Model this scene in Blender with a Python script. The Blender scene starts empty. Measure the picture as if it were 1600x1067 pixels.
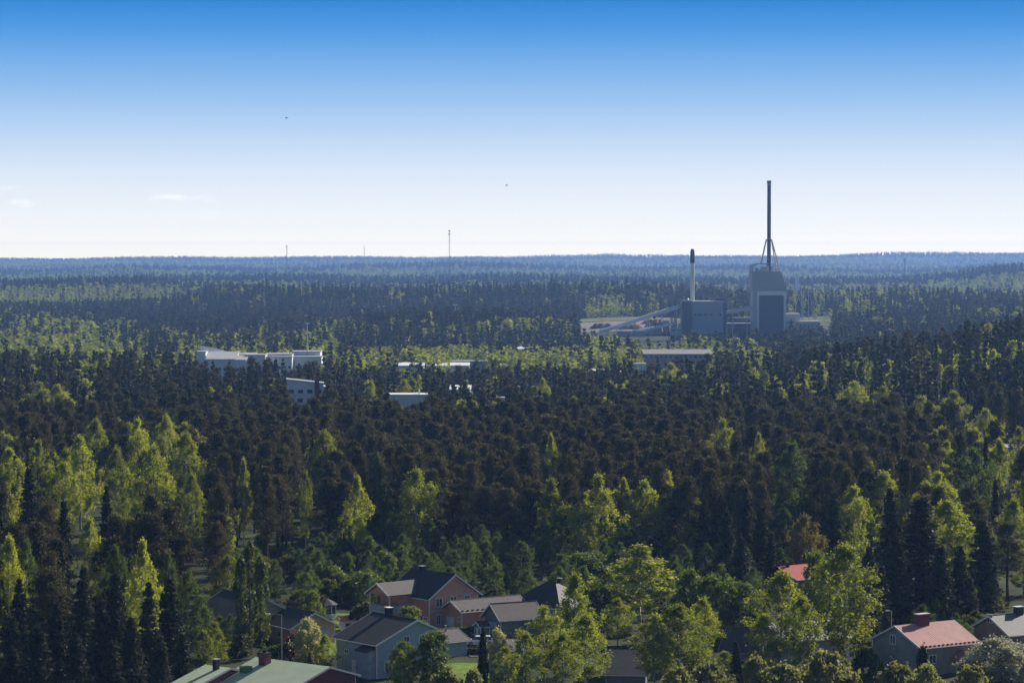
import bpy, math, random
import numpy as np
from mathutils import Vector

# ---------------------------------------------------------------- camera, sky, sun, exposure
H, F, HORZ = 62.0, 4444.0, 400.0          # eye height, focal length in photo pixels, eye-level row
PITCH = math.atan((533.5 - HORZ) / F)
SUN_AZ, SUN_EL = math.radians(43), math.radians(29)   # azimuth measured from the view axis (+Y) to the right
sc = bpy.context.scene
cd = bpy.data.cameras.new('camera'); cam = bpy.data.objects.new('camera', cd)
sc.collection.objects.link(cam); sc.camera = cam
cd.sensor_width = 36; cd.lens = 36 * F / 1600; cd.clip_start = 1; cd.clip_end = 60000
cam.location = (0, 0, H); cam.rotation_euler = (math.pi / 2 - PITCH, 0, 0)

w = bpy.data.worlds.new('World'); sc.world = w; w.use_nodes = True
nt = w.node_tree; nt.nodes.clear(); N = nt.nodes.new; K = nt.links.new
wo = N('ShaderNodeOutputWorld'); bg = N('ShaderNodeBackground'); K(bg.outputs[0], wo.inputs[0])
sky = N('ShaderNodeTexSky'); sky.sky_type = 'NISHITA'; sky.sun_disc = False
sky.sun_elevation = SUN_EL; sky.sun_rotation = SUN_AZ; sky.altitude = 150; sky.air_density = 1.0; sky.dust_density = 0.6; sky.ozone_density = 1.5
tc = N('ShaderNodeTexCoord'); sp = N('ShaderNodeSeparateXYZ'); K(tc.outputs['Generated'], sp.inputs[0])
mr = N('ShaderNodeMapRange'); mr.inputs[1].default_value = 0; mr.inputs[2].default_value = 0.16; K(sp.outputs[2], mr.inputs[0])
ramp = N('ShaderNodeValToRGB'); K(mr.outputs[0], ramp.inputs[0])
# sine of the elevation /0.16 -> radiance of the low band of sky
SKY = [(0.0, (1.348, 1.153, 0.709)), (0.0042, (1.345, 1.151, 0.709)), (0.007, (1.341, 1.146, 0.709)), (0.0113, (1.333, 1.138, 0.709)), (0.0169, (1.323, 1.128, 0.709)), (0.0239, (1.311, 1.12, 0.708)), (0.0338, (1.115, 0.983, 0.69)), (0.0478, (0.903, 0.835, 0.671)), (0.0703, (0.762, 0.738, 0.657)), (0.1055, (0.651, 0.662, 0.644)), (0.1406, (0.584, 0.618, 0.635)), (0.211, (0.455, 0.528, 0.621)), (0.2813, (0.323, 0.442, 0.602)), (0.3516, (0.21, 0.36, 0.572)), (0.4219, (0.121, 0.289, 0.544)), (0.4922, (0.051, 0.215, 0.501)), (0.5626, (0.015, 0.153, 0.431)), (0.75, (0.02, 0.14, 0.45)), (1.0, (0.02, 0.12, 0.4))]
SKYK = 8.0
els = ramp.color_ramp.elements
for i, (p, c) in enumerate(SKY):
    e = els[i] if i < 2 else els.new(p)
    e.position = p; e.color = (c[0] / SKYK, c[1] / SKYK, c[2] / SKYK, 1)
els[0].position = 0.0
# order of elements may have moved: write them again by position
for e, (p, c) in zip(sorted(els, key=lambda q: q.position), SKY):
    e.position = p; e.color = (c[0] / SKYK, c[1] / SKYK, c[2] / SKYK, 1)
ramp.color_ramp.interpolation = 'LINEAR'
dbl = N('ShaderNodeVectorMath'); dbl.operation = 'SCALE'; dbl.inputs[3].default_value = SKYK; K(ramp.outputs[0], dbl.inputs[0])
# thin cirrus wisps low on the left
mp = N('ShaderNodeMapping'); mp.inputs[3].default_value = (60, 60, 260); K(tc.outputs['Generated'], mp.inputs[0])
nz = N('ShaderNodeTexNoise'); nz.inputs['Scale'].default_value = 1.0; nz.inputs['Detail'].default_value = 6; K(mp.outputs[0], nz.inputs[0])
cr = N('ShaderNodeMapRange'); cr.inputs[1].default_value = .56; cr.inputs[2].default_value = .75; K(nz.outputs[0], cr.inputs[0])
ax = N('ShaderNodeMapRange'); ax.inputs[1].default_value = -.07; ax.inputs[2].default_value = -.12; K(sp.outputs[0], ax.inputs[0])
b1 = N('ShaderNodeMapRange'); b1.inputs[1].default_value = .012; b1.inputs[2].default_value = .017; K(sp.outputs[2], b1.inputs[0])
b2 = N('ShaderNodeMapRange'); b2.inputs[1].default_value = .027; b2.inputs[2].default_value = .021; K(sp.outputs[2], b2.inputs[0])
def mul(a, b):
    m = N('ShaderNodeMath'); m.operation = 'MULTIPLY'
    K(a, m.inputs[0])
    if isinstance(b, float): m.inputs[1].default_value = b
    else: K(b, m.inputs[1])
    return m.outputs[0]
cl = mul(mul(mul(mul(cr.outputs[0], ax.outputs[0]), b1.outputs[0]), b2.outputs[0]), 0.28)
mc = N('ShaderNodeMix'); mc.data_type = 'RGBA'; K(cl, mc.inputs[0]); K(dbl.outputs[0], mc.inputs[6]); mc.inputs[7].default_value = (1.1, 1.1, 1.15, 1)
# blend to the Nishita sky above
ns = N('ShaderNodeVectorMath'); ns.operation = 'SCALE'; ns.inputs[3].default_value = 0.05; K(sky.outputs[0], ns.inputs[0])
up = N('ShaderNodeMapRange'); up.inputs[1].default_value = 0.12; up.inputs[2].default_value = 0.22; K(sp.outputs[2], up.inputs[0])
mx = N('ShaderNodeMix'); mx.data_type = 'RGBA'; K(up.outputs[0], mx.inputs[0]); K(mc.outputs[2], mx.inputs[6]); K(ns.outputs[0], mx.inputs[7])
K(mx.outputs[2], bg.inputs[0]); bg.inputs[1].default_value = 1.0

ld = bpy.data.lights.new('sun', 'SUN'); ld.energy = 5.0; ld.angle = math.radians(0.5); ld.color = (1, .93, .82)
so = bpy.data.objects.new('sun', ld); sc.collection.objects.link(so)
sv = Vector((math.sin(SUN_AZ) * math.cos(SUN_EL), math.cos(SUN_AZ) * math.cos(SUN_EL), math.sin(SUN_EL)))
so.rotation_euler = sv.to_track_quat('Z', 'Y').to_euler()
sc.view_settings.view_transform = 'Standard'; sc.view_settings.look = 'None'; sc.view_settings.gamma = 1
sc.view_settings.exposure = 0.6; sc.view_settings.use_curve_mapping = False
sc.render.engine = 'CYCLES'; cy = sc.cycles
cy.max_bounces = 6; cy.diffuse_bounces = 3; cy.glossy_bounces = 2; cy.transmission_bounces = 4; cy.transparent_max_bounces = 6; cy.volume_bounces = 1
cy.use_denoising = True; cy.sample_clamp_indirect = 4

# ---------------------------------------------------------------- helpers
rng = np.random.default_rng(7); random.seed(7)
C = sc.collection
def ray(px, py):
    u = (px - 800) / F; v = (533.5 - py) / F
    c, s = math.cos(PITCH), math.sin(PITCH)
    return u / (c + v * s), (-s + v * c) / (c + v * s)      # x per metre of depth, z per metre of depth
def W(px, py, d):
    a, b = ray(px, py); return Vector((a * d, d, H + b * d))
def D(px, py, z):
    return (z - H) / ray(px, py)[1]
def WZ(px, py, z):
    return W(px, py, D(px, py, z))

GD = [-400, 850, 1000, 1200, 1400, 1650, 2000, 2300, 2600, 2750, 3000, 3300, 3600, 4250, 4600, 5000, 5400, 5900, 7400, 8200, 8800, 9600, 12500, 14500, 16300, 20000]
GP = [0, 200, 400, 600, 800, 1000, 1200, 1400, 1600]
GT = np.array([
 [0, 0, 0, 0, 0, 0, 0, 0, 0], [0, 0, 0, 0, 0, 0, 0, 1, 3], [0, 0, -1, -3, -3, -2, 0, 4, 10], [3, 2, -2, -6, -7, -5, 0, 9, 19],
 [-4, -5, -7, -9, -10, -8, -5, 0, 9], [-9, -9, -8, -8, -8, -8, -9, -6, -2], [-12, -12, -10, -12, -12, -9, -11, -9, -6],
 [-12, -10, -10, 0, 1, -12, -14, -8, -8], [-8, -9, -14, -16, -12, -2, -8, -3, 2], [-7, -7, -12, -14, -8, 0, -5, -3, 2], [-8, -7, -6, -8, -6, -2, -4, 2, 5], [-9, -6, 13, 12, 13, 17, 7, 9, 9],
 [-14] * 9, [12, 16, 4, -14, -14, -14, -14, -14, -14], [-14] * 9, [-10, -8, -8, -8, -8, -8, -9, -8, 4], [0, 8, 13, 10, 18, 13, 7, 9, 29], [-10] * 9, [-8] * 9, [-4, 6, 0, 8, 6, 6, 6, 0, 8],
 [7, 21, 11, 29, 27, 21, 23, 11, 29], [-2] * 9, [10] * 9, [38, 45, 42, 48, 45, 48, 51, 65, 65], [0] * 9, [0] * 9], float)
def _h(i, j):
    a = np.sin(i * 127.1 + j * 311.7) * 43758.5453
    return a - np.floor(a)
def vnoise(x, y):
    x = np.asarray(x, float); y = np.asarray(y, float)
    i, j = np.floor(x), np.floor(y); f, g = x - i, y - j
    f = f * f * (3 - 2 * f); g = g * g * (3 - 2 * g)
    return (_h(i, j) * (1 - f) + _h(i + 1, j) * f) * (1 - g) + (_h(i, j + 1) * (1 - f) + _h(i + 1, j + 1) * f) * g
def gz(x, y):
    x = np.atleast_1d(np.asarray(x, float)); y = np.atleast_1d(np.asarray(y, float))
    px = np.clip(x / np.maximum(y, 300) * F + 800, 0, 1599.9) / 200
    i = px.astype(int); f = px - i; f = f * f * (3 - 2 * f)
    j = np.clip(np.searchsorted(GD, y, 'right') - 1, 0, len(GD) - 2)
    gd = np.array(GD, float)
    g = np.clip((y - gd[j]) / (gd[j + 1] - gd[j]), 0, 1); g = g * g * (3 - 2 * g)
    z = (GT[j, i] * (1 - f) + GT[j, i + 1] * f) * (1 - g) + (GT[j + 1, i] * (1 - f) + GT[j + 1, i + 1] * f) * g
    amp = np.interp(y, [850, 1200, 3000, 5400, 8800, 12000, 17000], [0, 2, 5, 9, 15, 18, 16])
    lx = np.interp(y, [850, 3000, 7000, 17000], [120, 180, 380, 700])
    n = (vnoise(x / 150 + 5.3, y / 400) + .5 * vnoise(x / 60 + 1.1, y / 200 + 4)) / 1.5
    n2 = (vnoise(x / 420 + 2.3, y / 900 + 7) + .5 * vnoise(x / 170 + 9.1, y / 500)) / 1.5
    return z + amp * (np.where(y < 4000, n, n2) - .5) * 1.6
def g1(x, y): return float(gz(x, y)[0])

# ---------------------------------------------------------------- materials
def mat(name, col, rough=.8, var=.15, scale=2.0, metal=0.0, spec=.3, bump=0.0, bscale=20, var2=None):
    m = bpy.data.materials.new(name); m.use_nodes = True; t = m.node_tree; b = t.nodes['Principled BSDF']
    b.inputs['Roughness'].default_value = rough; b.inputs['Metallic'].default_value = metal; b.inputs['Specular IOR Level'].default_value = spec
    co = t.nodes.new('ShaderNodeTexCoord'); n = t.nodes.new('ShaderNodeTexNoise'); n.inputs['Scale'].default_value = scale; n.inputs['Detail'].default_value = 5
    t.links.new(co.outputs['Object'], n.inputs[0])
    mi = t.nodes.new('ShaderNodeMix'); mi.data_type = 'RGBA'; r = t.nodes.new('ShaderNodeMapRange'); r.inputs[1].default_value = .3; r.inputs[2].default_value = .7
    t.links.new(n.outputs[0], r.inputs[0]); t.links.new(r.outputs[0], mi.inputs[0])
    a = [max(0, c * (1 - var)) for c in col]; d = [min(1, c * (1 + var)) for c in (var2 or col)]
    mi.inputs[6].default_value = (*a, 1); mi.inputs[7].default_value = (*d, 1); t.links.new(mi.outputs[2], b.inputs[0])
    if bump:
        n2 = t.nodes.new('ShaderNodeTexNoise'); n2.inputs['Scale'].default_value = bscale; t.links.new(co.outputs['Object'], n2.inputs[0])
        bp = t.nodes.new('ShaderNodeBump'); bp.inputs[0].default_value = bump; bp.inputs[1].default_value = .05
        t.links.new(n2.outputs[0], bp.inputs['Height']); t.links.new(bp.outputs[0], b.inputs['Normal'])
    return m
def striped(name, col, axis, period, depth=.5, gap=.6, rough=.8, spec=.3, var=.12, metal=0.0, row=None):
    """boards, tiles or cladding: dark joints every PERIOD metres along the object's own axis"""
    m = mat(name, col, rough, var, 1.5, metal, spec); t = m.node_tree; b = t.nodes['Principled BSDF']
    co = t.nodes['Texture Coordinate']; s = t.nodes.new('ShaderNodeSeparateXYZ'); t.links.new(co.outputs['Object'], s.inputs[0])
    def lines(ax_, per):
        dv = t.nodes.new('ShaderNodeMath'); dv.operation = 'DIVIDE'; dv.inputs[1].default_value = per; t.links.new(s.outputs[ax_], dv.inputs[0])
        fr = t.nodes.new('ShaderNodeMath'); fr.operation = 'FRACT'; t.links.new(dv.outputs[0], fr.inputs[0])
        mrn = t.nodes.new('ShaderNodeMapRange'); mrn.inputs[1].default_value = .78; mrn.inputs[2].default_value = .95; mrn.inputs[3].default_value = 1; mrn.inputs[4].default_value = gap
        t.links.new(fr.outputs[0], mrn.inputs[0]); return mrn.outputs[0]
    k = lines(axis, period)
    if row:
        k2 = lines(row[0], row[1]); mm = t.nodes.new('ShaderNodeMath'); mm.operation = 'MULTIPLY'; t.links.new(k, mm.inputs[0]); t.links.new(k2, mm.inputs[1]); k = mm.outputs[0]
    mi = [n for n in t.nodes if n.type == 'MIX'][0]
    sc_ = t.nodes.new('ShaderNodeVectorMath'); sc_.operation = 'SCALE'; t.links.new(mi.outputs[2], sc_.inputs[0]); t.links.new(k, sc_.inputs[3])
    t.links.new(sc_.outputs[0], b.inputs[0])
    bp = t.nodes.new('ShaderNodeBump'); bp.inputs[0].default_value = depth; bp.inputs[1].default_value = .04
    t.links.new(k, bp.inputs['Height']); t.links.new(bp.outputs[0], b.inputs['Normal'])
    return m
def leafmat(name, c1, c2, trans=.35, tc_=None, rough=.55, spec=.25, tip=None):
    m = bpy.data.materials.new(name); m.use_nodes = True; t = m.node_tree; b = t.nodes['Principled BSDF']; out = t.nodes['Material Output']
    oi = t.nodes.new('ShaderNodeObjectInfo'); co = t.nodes.new('ShaderNodeTexCoord'); n = t.nodes.new('ShaderNodeTexNoise'); n.inputs['Scale'].default_value = .55; n.inputs['Detail'].default_value = 3
    t.links.new(co.outputs['Object'], n.inputs[0])
    at = t.nodes.new('ShaderNodeAttribute'); at.attribute_name = 'tint'
    r1 = t.nodes.new('ShaderNodeMath'); r1.operation = 'MULTIPLY_ADD'; r1.inputs[1].default_value = .5; t.links.new(oi.outputs['Random'], r1.inputs[0])
    r2 = t.nodes.new('ShaderNodeMath'); r2.operation = 'MULTIPLY_ADD'; r2.inputs[1].default_value = .3; t.links.new(n.outputs[0], r2.inputs[0]); r2.inputs[2].default_value = -.05
    r3 = t.nodes.new('ShaderNodeMath'); r3.operation = 'MULTIPLY_ADD'; r3.inputs[1].default_value = .35; t.links.new(at.outputs['Fac'], r3.inputs[0])
    t.links.new(r2.outputs[0], r3.inputs[2]); t.links.new(r3.outputs[0], r1.inputs[2])
    mi = t.nodes.new('ShaderNodeMix'); mi.data_type = 'RGBA'; mi.clamp_factor = True; t.links.new(r1.outputs[0], mi.inputs[0])
    mi.inputs[6].default_value = (*c1, 1); mi.inputs[7].default_value = (*c2, 1)
    t.links.new(mi.outputs[2], b.inputs[0]); b.inputs['Roughness'].default_value = rough; b.inputs['Specular IOR Level'].default_value = spec
    tr = t.nodes.new('ShaderNodeBsdfTranslucent'); ts = t.nodes.new('ShaderNodeVectorMath'); ts.operation = 'MULTIPLY'
    t.links.new(mi.outputs[2], ts.inputs[0]); ts.inputs[1].default_value = tc_ or (1.3, 1.25, .7); t.links.new(ts.outputs[0], tr.inputs[0])
    ms = t.nodes.new('ShaderNodeMixShader'); ms.inputs[0].default_value = trans; t.links.new(b.outputs[0], ms.inputs[1]); t.links.new(tr.outputs[0], ms.inputs[2]); t.links.new(ms.outputs[0], out.inputs[0])
    return m
M = {}
M['pine'] = leafmat('pine_needles', (.026, .027, .008), (.125, .112, .032), .18, rough=.7, spec=.12)
M['spruce'] = leafmat('spruce_needles', (.014, .019, .007), (.060, .066, .020), .15, rough=.7, spec=.12)
M['birch'] = leafmat('birch_leaves', (.075, .105, .014), (.32, .355, .06), .52, (1.7, 1.6, .5), .6, .2)
M['birch_deep'] = leafmat('deep_birch_leaves', (.030, .055, .010), (.12, .165, .030), .48, (1.3, 1.35, .5), .6, .2)
M['maple'] = leafmat('maple_leaves', (.045, .080, .010), (.16, .21, .028), .45, (1.4, 1.35, .5), .5, .3)
M['poplar'] = leafmat('poplar_leaves', (.03, .055, .008), (.13, .16, .022), .40, (1.4, 1.3, .5), .5, .3)
M['willow'] = leafmat('willow_catkins', (.32, .33, .13), (.58, .57, .30), .4, (1.2, 1.1, .8), .7, .1)
M['larch'] = leafmat('larch_twigs', (.17, .15, .04), (.27, .24, .08), .4, (1.25, 1.15, .5), .7, .1)
M['blossom'] = leafmat('apple_blossom', (.13, .15, .06), (.60, .58, .44), .35, (1.1, 1.1, .9), .7, .1)
M['red_shrub'] = leafmat('red_leaves', (.09, .04, .03), (.20, .085, .07), .35, (1.4, .9, .7), .7, .1)
M['shrub'] = leafmat('shrub_leaves', (.035, .048, .010), (.15, .16, .036), .42, rough=.6, spec=.2)
M['bush'] = leafmat('pale_bush_leaves', (.09, .10, .03), (.28, .29, .10), .45, rough=.6, spec=.2)
M['pinebark'] = mat('pine_bark', (.085, .045, .03), .95, .4, 3, spec=.05)
M['sprucebark'] = mat('spruce_bark', (.05, .04, .032), .9, .3, 3, spec=.05)
M['birchbark'] = mat('birch_bark', (.38, .37, .34), .8, .55, 4)
M['bark'] = mat('bark', (.10, .08, .06), .9, .3, 3)

# ---------------------------------------------------------------- object helpers
def mesh_np(name, V, Fq, mats, mi=None, tint=None, k=4):
    me = bpy.data.meshes.new(name); nV, nF = len(V), len(Fq)
    me.vertices.add(nV); me.vertices.foreach_set('co', np.asarray(V, np.float32).ravel())
    me.loops.add(nF * k); me.loops.foreach_set('vertex_index', np.asarray(Fq, np.int32).ravel())
    me.polygons.add(nF); me.polygons.foreach_set('loop_start', np.arange(0, nF * k, k, dtype=np.int32))
    if mi is not None: me.polygons.foreach_set('material_index', np.asarray(mi, np.int32))
    for m in mats: me.materials.append(m)
    if tint is not None:
        a = me.attributes.new('tint', 'FLOAT', 'POINT'); a.data.foreach_set('value', np.asarray(tint, np.float32))
    me.update(calc_edges=True)
    return me
class MB:
    def __init__(s): s.v = []; s.f = []
    def add(s, vs, fs):
        o = len(s.v); s.v += [tuple(p) for p in vs]; s.f += [tuple(i + o for i in f) for f in fs]; return s
    def box(s, x0, x1, y0, y1, z0, z1):
        return s.add([(x0, y0, z0), (x1, y0, z0), (x1, y1, z0), (x0, y1, z0), (x0, y0, z1), (x1, y0, z1), (x1, y1, z1), (x0, y1, z1)],
                     [(0, 3, 2, 1), (4, 5, 6, 7), (0, 1, 5, 4), (1, 2, 6, 5), (2, 3, 7, 6), (3, 0, 4, 7)])
    def hexa(s, b, t):      # bottom 4 and top 4 points
        return s.add(list(b) + list(t), [(0, 3, 2, 1), (4, 5, 6, 7), (0, 1, 5, 4), (1, 2, 6, 5), (2, 3, 7, 6), (3, 0, 4, 7)])
    def bar(s, a, b, r, n=6, r2=None):
        a, b = Vector(a), Vector(b); r2 = r if r2 is None else r2
        q = (b - a).to_track_quat('Z', 'Y'); vs = []
        for c, rr in ((a, r), (b, r2)):
            for i in range(n): vs.append(c + q @ Vector((rr * math.cos(2 * math.pi * i / n), rr * math.sin(2 * math.pi * i / n), 0)))
        return s.add(vs, [(i, (i + 1) % n, n + (i + 1) % n, n + i) for i in range(n)] + [tuple(range(n))[::-1], tuple(range(n, 2 * n))])
    def prism(s, poly, z0, z1):
        n = len(poly); return s.add([(x, y, z0) for x, y in poly] + [(x, y, z1) for x, y in poly], [(i, (i + 1) % n, n + (i + 1) % n, n + i) for i in range(n)] + [tuple(range(n))[::-1], tuple(range(n, 2 * n))])
    def extr_x(s, poly, x0, x1):    # polygon in (y,z) extruded along x
        n = len(poly); return s.add([(x0, y, z) for y, z in poly] + [(x1, y, z) for y, z in poly], [(i, (i + 1) % n, n + (i + 1) % n, n + i) for i in range(n)] + [tuple(range(n))[::-1], tuple(range(n, 2 * n))])
    def obj(s, name, m, parent=None, smooth=False):
        me = bpy.data.meshes.new(name); me.from_pydata(s.v, [], s.f); me.materials.append(m)
        if smooth: me.shade_smooth()
        o = bpy.data.objects.new(name, me); C.objects.link(o); o.parent = parent; return o
def tag(o, label, cat, group=None, kind=None):
    if label: o['label'] = label
    if cat: o['category'] = cat
    if group: o['group'] = group
    if kind: o['kind'] = kind
    return o
def thing(name, label, cat, loc, rz=0, group=None):
    o = bpy.data.objects.new(name, None); C.objects.link(o); o.location = loc; o.rotation_euler = (0, 0, rz); o.empty_display_size = .5
    return tag(o, label, cat, group)

# ---------------------------------------------------------------- ground
rows = [-400, -100, 100, 300, 400, 500, 600, 700, 800] + list(range(850, 1700, 30)) + list(range(1700, 3800, 45)) + list(range(3800, 8000, 120)) + list(range(8000, 20001, 300))
NU = 130; Vv = []
for y in rows:
    hw = max(700, .42 * y)
    xs = np.linspace(-hw, hw, NU); zs = gz(xs, np.full(NU, y)); Vv.append(np.stack([xs, np.full(NU, y), zs], 1))
Vv = np.concatenate(Vv); idx = np.arange(len(rows) * NU).reshape(len(rows), NU)
Fq = np.stack([idx[:-1, :-1], idx[:-1, 1:], idx[1:, 1:], idx[1:, :-1]], -1).reshape(-1, 4)
gm = mat('forest_floor', (.018, .022, .009), 1, .5, .05, var2=(.038, .048, .015), spec=.1)
go = bpy.data.objects.new('ground', mesh_np('ground', Vv, Fq, [gm])); C.objects.link(go); go['kind'] = 'structure'; go.data.shade_smooth()

grass = mat('lawn_grass', (.13, .19, .03), 1, .35, .6, spec=.1, bump=.6, bscale=8)
meadow = mat('meadow_grass', (.12, .14, .05), 1, .45, .05, spec=.1)
asph = mat('asphalt', (.075, .072, .07), .9, .2, 1)
gravel = mat('yard_gravel', (.18, .145, .125), 1, .25, 1)
def sheet(name, m, pts, lift, n=1):
    b = MB(); b.prism([(p[0], p[1]) for p in pts], lift - .05, lift); o = b.obj(name, m); o['kind'] = 'structure'; return o
def patch(name, m, pxr, dr, lift, nx=10, ny=8):     # follows the terrain
    V_ = []
    for d in np.linspace(dr[0], dr[1], ny):
        for p in np.linspace(pxr[0], pxr[1], nx):
            x = (p - 800) / F * d; V_.append((x, d, g1(x, d) + lift))
    f = [(j * nx + i, j * nx + i + 1, (j + 1) * nx + i + 1, (j + 1) * nx + i) for j in range(ny - 1) for i in range(nx - 1)]
    me = bpy.data.meshes.new(name); me.from_pydata(V_, [], f); me.materials.append(m); o = bpy.data.objects.new(name, me); C.objects.link(o); o['kind'] = 'structure'; return o
def P2(px, d): return ((px - 800) / F * d, d)
sheet('lawn', grass, [P2(505, 440), P2(545, 440), P2(548, 492), P2(500, 492)], .06)
sheet('lawn', grass, [P2(690, 395), P2(800, 395), P2(790, 432), P2(690, 432)], .06)
sheet('lawn', grass, [P2(1420, 393), P2(1700, 393), P2(1700, 406), P2(1420, 406)], .06)
sheet('lawn', grass, [P2(1550, 470), P2(1560, 500), P2(1585, 545), P2(1530, 545)], .06)
sheet('driveway', gravel, [P2(523, 447), P2(560, 427), P2(572, 436), P2(545, 462), P2(531, 462)], .10)
sheet('driveway', asph, [P2(690, 462), P2(735, 438), P2(830, 442), P2(800, 476), P2(735, 474)], .10)
sheet('road', asph, [P2(-200, 385), P2(1800, 385), P2(1800, 391), P2(-200, 391)], .11)
sheet('road', asph, [P2(1545, 470), P2(1700, 470), P2(1700, 545), P2(1590, 545), P2(1560, 500)], .10)
patch('log_yard', gravel, (905, 1075), (2530, 2720), .25)
patch('scrub_clearing', meadow, (1232, 1310), (2560, 2990), .25)
patch('scrub_clearing', meadow, (905, 1190), (2730, 2900), .3)

# ---------------------------------------------------------------- trees
def leaves(Cn, size, asp, rg, up=0.0, tv=None):
    n = len(Cn); a = rg.normal(size=(n, 3)); a /= np.linalg.norm(a, axis=1)[:, None]
    a[:, 2] += up; a /= np.linalg.norm(a, axis=1)[:, None]
    b = rg.normal(size=(n, 3)); b -= (a * b).sum(1)[:, None] * a; b /= np.linalg.norm(b, axis=1)[:, None]
    c = np.cross(a, b); s = size * rg.uniform(.55, 1.3, n)[:, None]
    b = b * s; c = c * s * asp
    V = np.stack([Cn - b, Cn + c * .9 - b * .1, Cn + b, Cn - c * .9 + b * .15], 1).reshape(-1, 3)
    Fc = np.arange(4 * n).reshape(n, 4)
    t = rg.uniform(0, 1, n) if tv is None else np.clip(tv + rg.normal(0, .15, n), 0, 1)
    return V, Fc, np.repeat(t, 4)
def prof(kind, t):
    if kind == 'birch': return np.maximum(.02, 1 - np.abs(2.05 * t - .92) ** 2.2) ** .55
    if kind == 'tallbirch': return np.maximum(.02, 1 - np.abs(2.02 * t - .80) ** 1.7) ** .65
    if kind == 'round': return np.sqrt(np.maximum(0, 1 - (1.75 * (t - .43)) ** 2)) * .95 + .05
    if kind == 'column': return np.maximum(0, np.sin(np.pi * np.clip(t, 0, 1) ** .7)) ** .45
    if kind == 'pine': return np.clip(1.06 - t, 0, 1) ** .62 * np.clip(t * 2.5 + .45, 0, 1)
    if kind == 'shrub': return np.sqrt(np.maximum(0, 1 - t ** 2))
    return 1 - t
def crown_clusters(kind, Hh, R, z0, ncl, rg):
    t = rg.uniform(0, 1, ncl) ** (.9 if kind != 'pine' else .75); ang = rg.uniform(0, 2 * np.pi, ncl)
    p1, p2, p3 = rg.uniform(0, 6.28, 3)
    lobe = 1 + .24 * np.sin(2 * ang + p1 + 5 * t) + .20 * np.sin(3 * ang + p2 + 11 * t) + .14 * np.sin(5 * ang + p3 - 17 * t)
    rho = R * prof(kind, t) * lobe * np.sqrt(rg.uniform(.12, 1.05, ncl))
    return np.stack([rho * np.cos(ang), rho * np.sin(ang), z0 + t * (Hh - z0) * .97], 1)
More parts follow.
